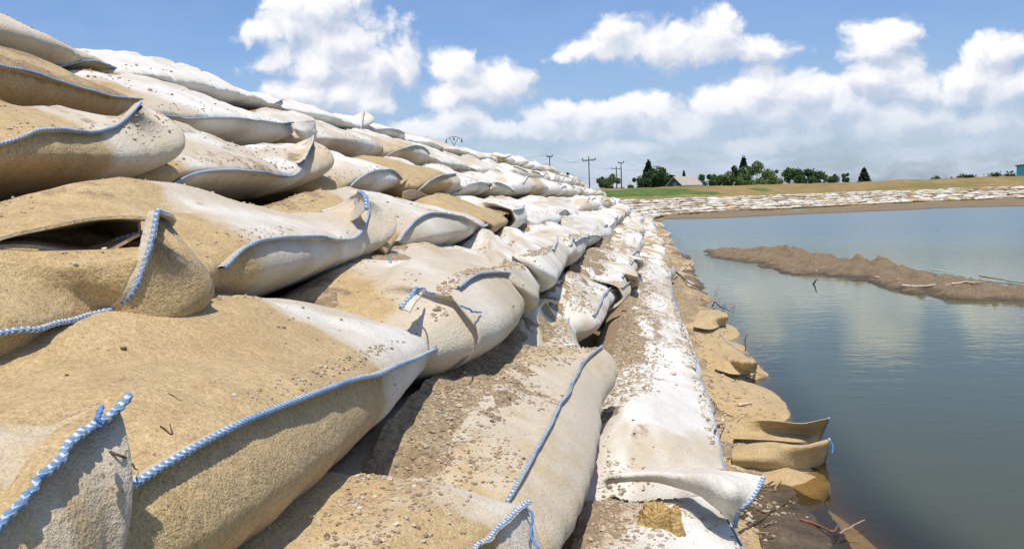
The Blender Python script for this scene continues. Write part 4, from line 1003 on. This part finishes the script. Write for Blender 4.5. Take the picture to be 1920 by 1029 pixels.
for k_, (pts, r, lab, m_) in enumerate([
    ([(1388,1000),(1440,965),(1455,955)], .007, "dark twig on the pebbles below the folded flap", M_DARKWOOD),
    ([(1460,953),(1498,922)], .004, "thin dark twig slanting over the shallow mud", M_DARKWOOD),
    ([(1452,922),(1457,912),(1465,903)], .008, "stubby wet twig on the sunken brown cloth", M_WOOD),
    ([(1445,806),(1465,815),(1487,828)], .006, "pale twig lying across the two wet flaps", M_PALEWOOD),
    ([(1400,782),(1455,784)], .004, "thin twig along the farther wet flap", M_WOOD),
    ([(1575,1002),(1605,985),(1622,977)], .007, "forked pale tipped twig in the shallow water", M_WOOD),
    ([(1500,975),(1530,985),(1560,1000),(1572,985)], .008, "reddish bent root in the shallows", mat_plain('red_root', (.22, .09, .05), .6)),
    ([(1310,742),(1345,760)], .006, "brown twig between the white bag and the smooth wet bag", M_WOOD),
    ([(1335,718),(1357,702)], .006, "dark stick stub below the corded corner", M_DARKWOOD),
    ([(1325,745),(1355,772),(1385,768)], .005, "thin root on the wet sandy bag", M_WOOD),
    ([(1385,762),(1410,757)], .012, "short thick wood chunk on the smooth wet bag", M_PALEWOOD),
    ([(1365,790),(1400,776),(1430,778)], .004, "curved twig beside the wood chunk", M_WOOD),
    ([(1370,700),(1395,715)], .004, "small twig below the crumpled folds", M_WOOD),
    ([(1255,515),(1275,500)], .006, "small twig on the muddy shore strip", M_WOOD),
    ([(300,800),(322,815),(318,796)], .0016, "tiny dry stalk on the giant tan bag, the upright one", M_DARKWOOD),
    ([(316,738),(340,752)], .0009, "fine dry stem on the giant tan bag, the slanting one", M_DARKWOOD),
    ([(205,848),(232,862),(262,884)], .0018, "thin brown stalk in the shadow on the giant tan bag", M_DARKWOOD),
    ([(1424,1005),(1432,1035)], .005, "thin dark twig at the bottom edge in the mud", M_DARKWOOD)]):
    stick(pts, r * .6, lab, m_, 'twig')
r_ = random.Random(5)
for k in range(34):
    px, py = r_.choice([(1345, 745), (1360, 800), (1310, 560), (1340, 600), (1400, 700), (1440, 990), (1420, 930)])
    px += r_.uniform(-28, 34); py += r_.uniform(-30, 30); a_ = r_.uniform(-.7, .9); l_ = r_.uniform(10, 30) * (py / 900)
    stick([(px, py), (px + l_ * math.cos(a_), py - l_ * math.sin(a_))], r_.uniform(.002, .004), ("dark" if (w_ := r_.random() < .5) else "pale brown") + " broken twig " + ("on the mud at the bottom right" if py > 900 else "on the smooth wet sandy bag" if py > 700 else "among the crumpled waterline folds" if py > 620 else "on the farther waterline bags"), M_DARKWOOD if w_ else M_WOOD, 'twig', 'washed up twigs y%d %d' % (py // 90, w_))

# ------------------------------------------------------------------ far side: trees, house, poles
def leaf_cloud(a, centers, radii, n, size, r, flat=1.):
    n = int(n); i = r.integers(0, len(centers), n); C = np.array(centers)[i]; R = np.array(radii)[i]
    d = r.normal(size=(n, 3)); d /= np.linalg.norm(d, axis=1)[:, None]
    p = C + d * R[:, None] * (r.random(n)**.45)[:, None] * np.array([1, 1, flat])
    t1 = r.normal(size=(n, 3)); t1 /= np.linalg.norm(t1, axis=1)[:, None]; t2 = np.cross(t1, r.normal(size=(n, 3))); t2 /= np.linalg.norm(t2, axis=1)[:, None]
    s = size * r.uniform(.6, 1.4, n)[:, None]
    V = np.stack([p - t1 * s, p + t2 * s * .6, p + t1 * s, p - t2 * s * .6], 1).reshape(-1, 3)
    a.add(V, np.arange(n * 4).reshape(-1, 4), rnd=np.repeat(r.random(n), 4))
def tree(px, ytop, wpx, D, kind, label, group=None, cat='tree', dens=1.):
    hor = 372 - math.tan(ROLL) * (px - 1210)
    v = A @ np.array([px - CX, hor - CY, F]); base = np.array([v[0] / v[1] * D, D, -.3])
    H = 1 + (hor - ytop) / F * D + .3; W = wpx / F * D * 1.22
    r = np.random.default_rng(int(px * 7 + ytop)); e = thing({'conifer': 'conifer_tree', 'bush': 'bush'}.get(kind, 'leafy_tree'), label, cat, base, group)
    tr = Acc(); t = np.linspace(0, 1, 8); hh = H * (.95 if kind == 'conifer' else .6)
    P = np.stack([.06 * H * np.sin(t * 2) * .3, 0 * t, t * hh], 1); tube(tr, P, H * .022 * (1.1 - t), 7)
    cr = Acc(); mat = {'conifer': 0, 'dark': 1, 'mid': 2, 'pale': 3, 'bush': 1}[kind]
    if kind == 'conifer':
        for k in range(22):
            z = H * (.12 + .86 * (k / 22)); rad = W / 2 * (1 - (k / 22))**.8 * r.uniform(.75, 1.1)
            nb_ = 9
            for q in range(nb_):
                th = q * 2 * np.pi / nb_ + k * .9 + r.uniform(-.2, .2); L = rad * r.uniform(.7, 1.15)
                pts = [np.array([math.cos(th) * L * f_, math.sin(th) * L * f_, z - L * .22 * f_]) for f_ in (.25, .5, .75, 1.)]
                leaf_cloud(cr, pts, [.13 * L + .1] * 4, 22, .06 * W + .04, r, .5)
        leaf_cloud(cr, [np.array([0, 0, H * .97])], [.04 * W + .1], 12, .04 * W, r, 2.)
    else:
        nbl = 16 if kind != 'bush' else 12
        C, R = [], []
        for k in range(nbl):
            th = r.uniform(0, 2 * np.pi); q = r.random()**.6; zz = r.uniform(.12, .88)
            env = math.sin(math.pi * min(1, max(.12, (zz - .12) / .95)))**.6
            C.append(np.array([math.cos(th) * W * .44 * q * env, math.sin(th) * W * .44 * q * env, H * zz])); R.append(W * r.uniform(.11, .19))
            tube(tr, np.linspace([0, 0, H * .35 * min(1, zz + .2)], C[-1], 5), H * .006, 4)
        C.append(np.array([0, 0, H * .9])); R.append(W * .10)
        leaf_cloud(cr, C, R, 7000 * dens, W * .022 + .03, r, .85 * min(1.3, H / W * 1.2))
        leaf_cloud(cr, C, [q * 1.35 for q in R], 700 * dens, W * .026 + .03, r, .9)
    obj('trunk', tr.mesh('trunk'), M_TRUNK, e); obj('crown', cr.mesh('crown', smooth=False), M_LEAF[mat], e); return e
for a in [
 (1066,320,24,150,'dark',"small dark round tree standing alone left of the power poles"),
 (1130,330,30,170,'mid',"low pale green bush between the two nearest poles"),
 (1150,325,34,170,'pale',"loose pale green tree behind the taller pole"),
 (1190,333,30,180,'dark',"low bush at the left foot of the pointed conifer"),
 (1217,302,40,190,'conifer',"pointed dark conifer left of the grey roofed house"),
 (1212,322,40,180,'dark',"dark leafy tree in front of the pointed conifer"),
 (1242,315,50,180,'dark',"broad dark leafy tree beside the grey roofed house"),
 (1283,320,16,260,'conifer',"tiny conifer tip rising behind the house roof"),
 (1297,329,12,260,'dark',"tiny dark treetop right of the house roof"),
 (1330,328,36,190,'dark',"dark rounded bush right of the house"),
 (1353,328,30,190,'mid',"mid green tree right of the rounded bush"),
 (1378,312,44,190,'mid',"mid green tree on the left side of the tallest conifer"),
 (1395,296,34,200,'conifer',"tallest dark conifer in the middle of the tree group"),
 (1418,306,56,190,'pale',"pale green broad tree right of the tallest conifer"),
 (1402,328,60,175,'mid',"low green shrubs at the foot of the tallest conifer"),
 (1438,324,40,185,'mid',"green tree sloping down right of the pale broad one"),
 (1457,318,26,210,'pale',"thin pale see through tree in the gap"),
 (1480,317,36,200,'mid',"bushy green tree right of the thin pale tree"),
 (1515,320,50,195,'dark',"dark dome shaped tree at the right end of the group"),
 (1550,328,20,230,'pale',"small pale tree left of the two small dark ones"),
 (1565,328,28,220,'dark',"small round dark tree, left of the small pair"),
 (1589,325,22,220,'dark',"small dark tree between the round one and the lone pointed one"),
 (1620,317,30,210,'conifer',"lone dark pointed tree at the end of the row"),
 (1757,332,32,300,'mid',"low bushes on the far horizon, leftmost of the distant ones"),
 (1784,333,12,300,'conifer',"tiny pointed bush between the distant low bushes"),
 (1810,330,38,300,'dark',"low dark bushes on the far horizon, in the middle"),
 (1868,327,56,300,'dark',"widest low dark thicket on the far horizon"),
 (1905,332,20,300,'mid',"low brownish bush beside the turquoise building")]:
    px, yt, wp, D, kd, lab = a
    tree(px, yt, wp, D, kd, lab, "trees beyond the dike", cat='tree' if 'bush' not in lab and 'thicket' not in lab and 'shrub' not in lab else 'bush')

def far_base(px, D, z=-.3):
    hor = 372 - math.tan(ROLL) * (px - 1210); v = A @ np.array([px - CX, hor - CY, F]); return np.array([v[0] / v[1] * D, D, z])
def zat(px, py, D):
    hor = 372 - math.tan(ROLL) * (px - 1210); return 1 + (hor - py) / F * D
def pole(px, ytop, D, arm, ins, label):
    b = far_base(px, D); H = zat(px, ytop, D) + .3
    e = thing('utility_pole', label, 'utility pole', b, 'wooden power poles beyond the dike')
    a = Acc(); t = np.linspace(0, 1, 8); tube(a, np.stack([0 * t, 0 * t, t * H], 1), D / F * 1.15 * (1.15 - .4 * t), 8); obj('post', a.mesh('post'), M_POLE, e)
    a = Acc(); zc = H - arm[1]; box(a, (-arm[0], -.09, zc - .09), (arm[0], .09, zc + .09)); ca = obj('crossarm', a.mesh('crossarm', smooth=False), M_POLE, e)
    for x in ins:
        a = Acc(); tube(a, np.array([[x, 0, zc + .08], [x, 0, zc + .22], [x, 0, zc + .40]]), np.array([.05, .10, .06]), 8); obj('insulator', a.mesh('insulator'), M_INSUL, ca)
    return [b + np.array([x, 0, zc + .4]) for x in ins], b + np.array([0, 0, H * .72])
P1, q1 = pole(1033, 292, 165, (.55, .25), (-.5, .5), "nearest dark power pole with a very short crossarm, leftmost beyond the stack")
P2, q2 = pole(1106, 294, 160, (1.25, .75), (-1.15, 0, 1.15), "power pole with a wide crossarm and a pointed top")
P3, q3 = pole(1166, 306, 190, (.6, .1), (-.5, .5), "power pole with a flat topped short crossarm, right of the wide armed one")
P4, q4 = pole(1157, 313, 260, (1.5, .7), (-1.4, 0, 1.4), "smaller far power pole just left of the flat topped one")
P5, q5 = pole(1232, 312, 330, (1.2, .4), (-1.1, 1.1), "faint distant pole top between the dark trees")
def wire(a_, b_, sag, label):
    t = np.linspace(0, 1, 24)[:, None]; P = a_ * (1 - t) + b_ * t; P[:, 2] -= sag * 4 * (t * (1 - t))[:, 0]
    a = Acc(); tube(a, P, .018, 4); tag(obj('power_line', a.mesh('power_line'), M_WIRE), label, 'power line', 'thin power lines between the poles')
LL = "thin dark power line sagging between the poles"
for a_, b_ in ((P1[0], P2[0]), (P1[1], P2[2]), (P2[0], P4[0]), (P2[2], P4[2]), (P2[1], P4[1]), (q1, q3), (P4[0], P5[0]), (P3[1], P5[1])): wire(a_, b_, 1.2, LL)
for yy, sg in ((296, .8), (330, .8), (335, .8)):
    a_ = far_base(840, 150); a_[2] = zat(840, yy - 6, 150); b_ = (P1[0] if yy == 296 else q1 - np.array([0, 0, (yy - 330) * .12])); wire(a_, b_, 1.0, LL)
# pylon head showing over the crest of the stack
b = far_base(856, 300); H = zat(856, 271, 300) + .3; e = thing('transmission_pylon', "steel transmission pylon head with hanging insulators showing above the top course", 'pylon', b)
def bars(a, L, r):
    for p, q in L: tube(a, np.array([p, q], float), r, 4)
a = Acc(); bars(a, [((-1.6, -1.6, 0), (0, 0, H)), ((1.6, -1.6, 0), (0, 0, H)), ((-1.6, 1.6, 0), (0, 0, H)), ((1.6, 1.6, 0), (0, 0, H))] + [((-1.6 + 1.6 * z, -1.6 + 1.6 * z, H * z), (1.6 - 1.6 * (z + .1), -1.6 + 1.6 * (z + .1), H * (z + .1))) for z in np.arange(0, .9, .1)], .08)
obj('lattice_mast', a.mesh('lattice_mast'), M_WIRE, e)
a = Acc(); bars(a, [((0, 0, H), (-1.6, 0, H + 2.4)), ((0, 0, H), (1.6, 0, H + 2.4)), ((-2.8, 0, H + 2.0), (-.9, 0, H + 2.8)), ((2.8, 0, H + 2.0), (.9, 0, H + 2.8)), ((-.9, 0, H + 2.8), (.9, 0, H + 2.8))], .10); hd = obj('bridge', a.mesh('bridge'), M_WIRE, e)
for x, z in ((-2.8, 2.0), (0, 2.75), (2.8, 2.0)):
    a = Acc(); bars(a, [((x, 0, H + z), (x - .22, 0, H + z - 1.2)), ((x, 0, H + z), (x + .22, 0, H + z - 1.2))], .12); obj('insulator', a.mesh('insulator'), M_INSUL, hd)
# house with grey sheet roof
D = 170.; b = far_base(1283, D, -.3); e = thing('house', "low house with a pale sheet roof and a dark boarded gable beyond the dike", 'house', b)
sx = D / F; zr = zat(1283, 333, D) + .3; ze = zat(1283, 346, D) + .3; hw = 1.9; x0, x1 = -28 * sx, 27 * sx
# ridge runs obliquely: the gable faces the left front
RZ = Matrix.Rotation(math.radians(40), 3, 'Z'); M3 = np.array(RZ); Lh = 2.3
a = Acc(); box(a, (-Lh, -hw, 0), (Lh, hw, ze - .1), M3); obj('wall', a.mesh('wall', smooth=False), M_WALLH, e)
a = Acc(); V = np.array([(-Lh + .02, -hw, ze - .1), (-Lh + .02, hw, ze - .1), (-Lh + .02, 0, zr - .1), (-Lh + .3, -hw, ze - .1), (-Lh + .3, hw, ze - .1), (-Lh + .3, 0, zr - .1)]) @ M3.T
a.add(V, [[0, 2, 1, 1], [3, 4, 5, 5], [0, 1, 4, 3], [1, 2, 5, 4], [2, 0, 3, 5]]); obj('gable', a.mesh('gable', smooth=False), M_WALLH, e)
a = Acc()
for sd in (-1, 1):
    lo = np.array([(-Lh - .4, sd * (hw + .5), ze - .35), (Lh + .4, sd * (hw + .5), ze - .35), (Lh + .4, 0, zr), (-Lh - .4, 0, zr)]) @ M3.T
    V = np.vstack([lo, lo + np.array([0, 0, .12])]); a.add(V, [[0, 1, 2, 3], [7, 6, 5, 4], [0, 4, 5, 1], [1, 5, 6, 2], [2, 6, 7, 3], [3, 7, 4, 0]])
rf = obj('roof', a.mesh('roof', smooth=False), M_ROOF, e)
a = Acc(); box(a, (-Lh - .03, -.5, ze * .75), (-Lh + .01, .5, ze + .35), M3); obj('window', a.mesh('window', smooth=False), mat_plain('grey_pane', (.25, .27, .3), .3), e)
# turquoise building at the right edge
D = 170.; b = far_base(1943, D, -.3); e = thing('turquoise_building', "bright turquoise building with a dark flat roof at the right edge", 'building', b); H = zat(1935, 313, D) + .3; sx = D / F
a = Acc(); box(a, (-17 * sx, -2, 0), (24 * sx, 4, H)); obj('wall', a.mesh('wall', smooth=False), M_TURQ, e)
a = Acc(); box(a, (-18.5 * sx, -2.3, H + .003), (26 * sx, 4.3, H + .22)); obj('roof', a.mesh('roof', smooth=False), M_INSUL, e)
a = Acc(); box(a, (-14 * sx, -2.04, H * .4), (-8 * sx, -2.003, H * .7)); obj('window', a.mesh('window', smooth=False), M_WALLH, e)
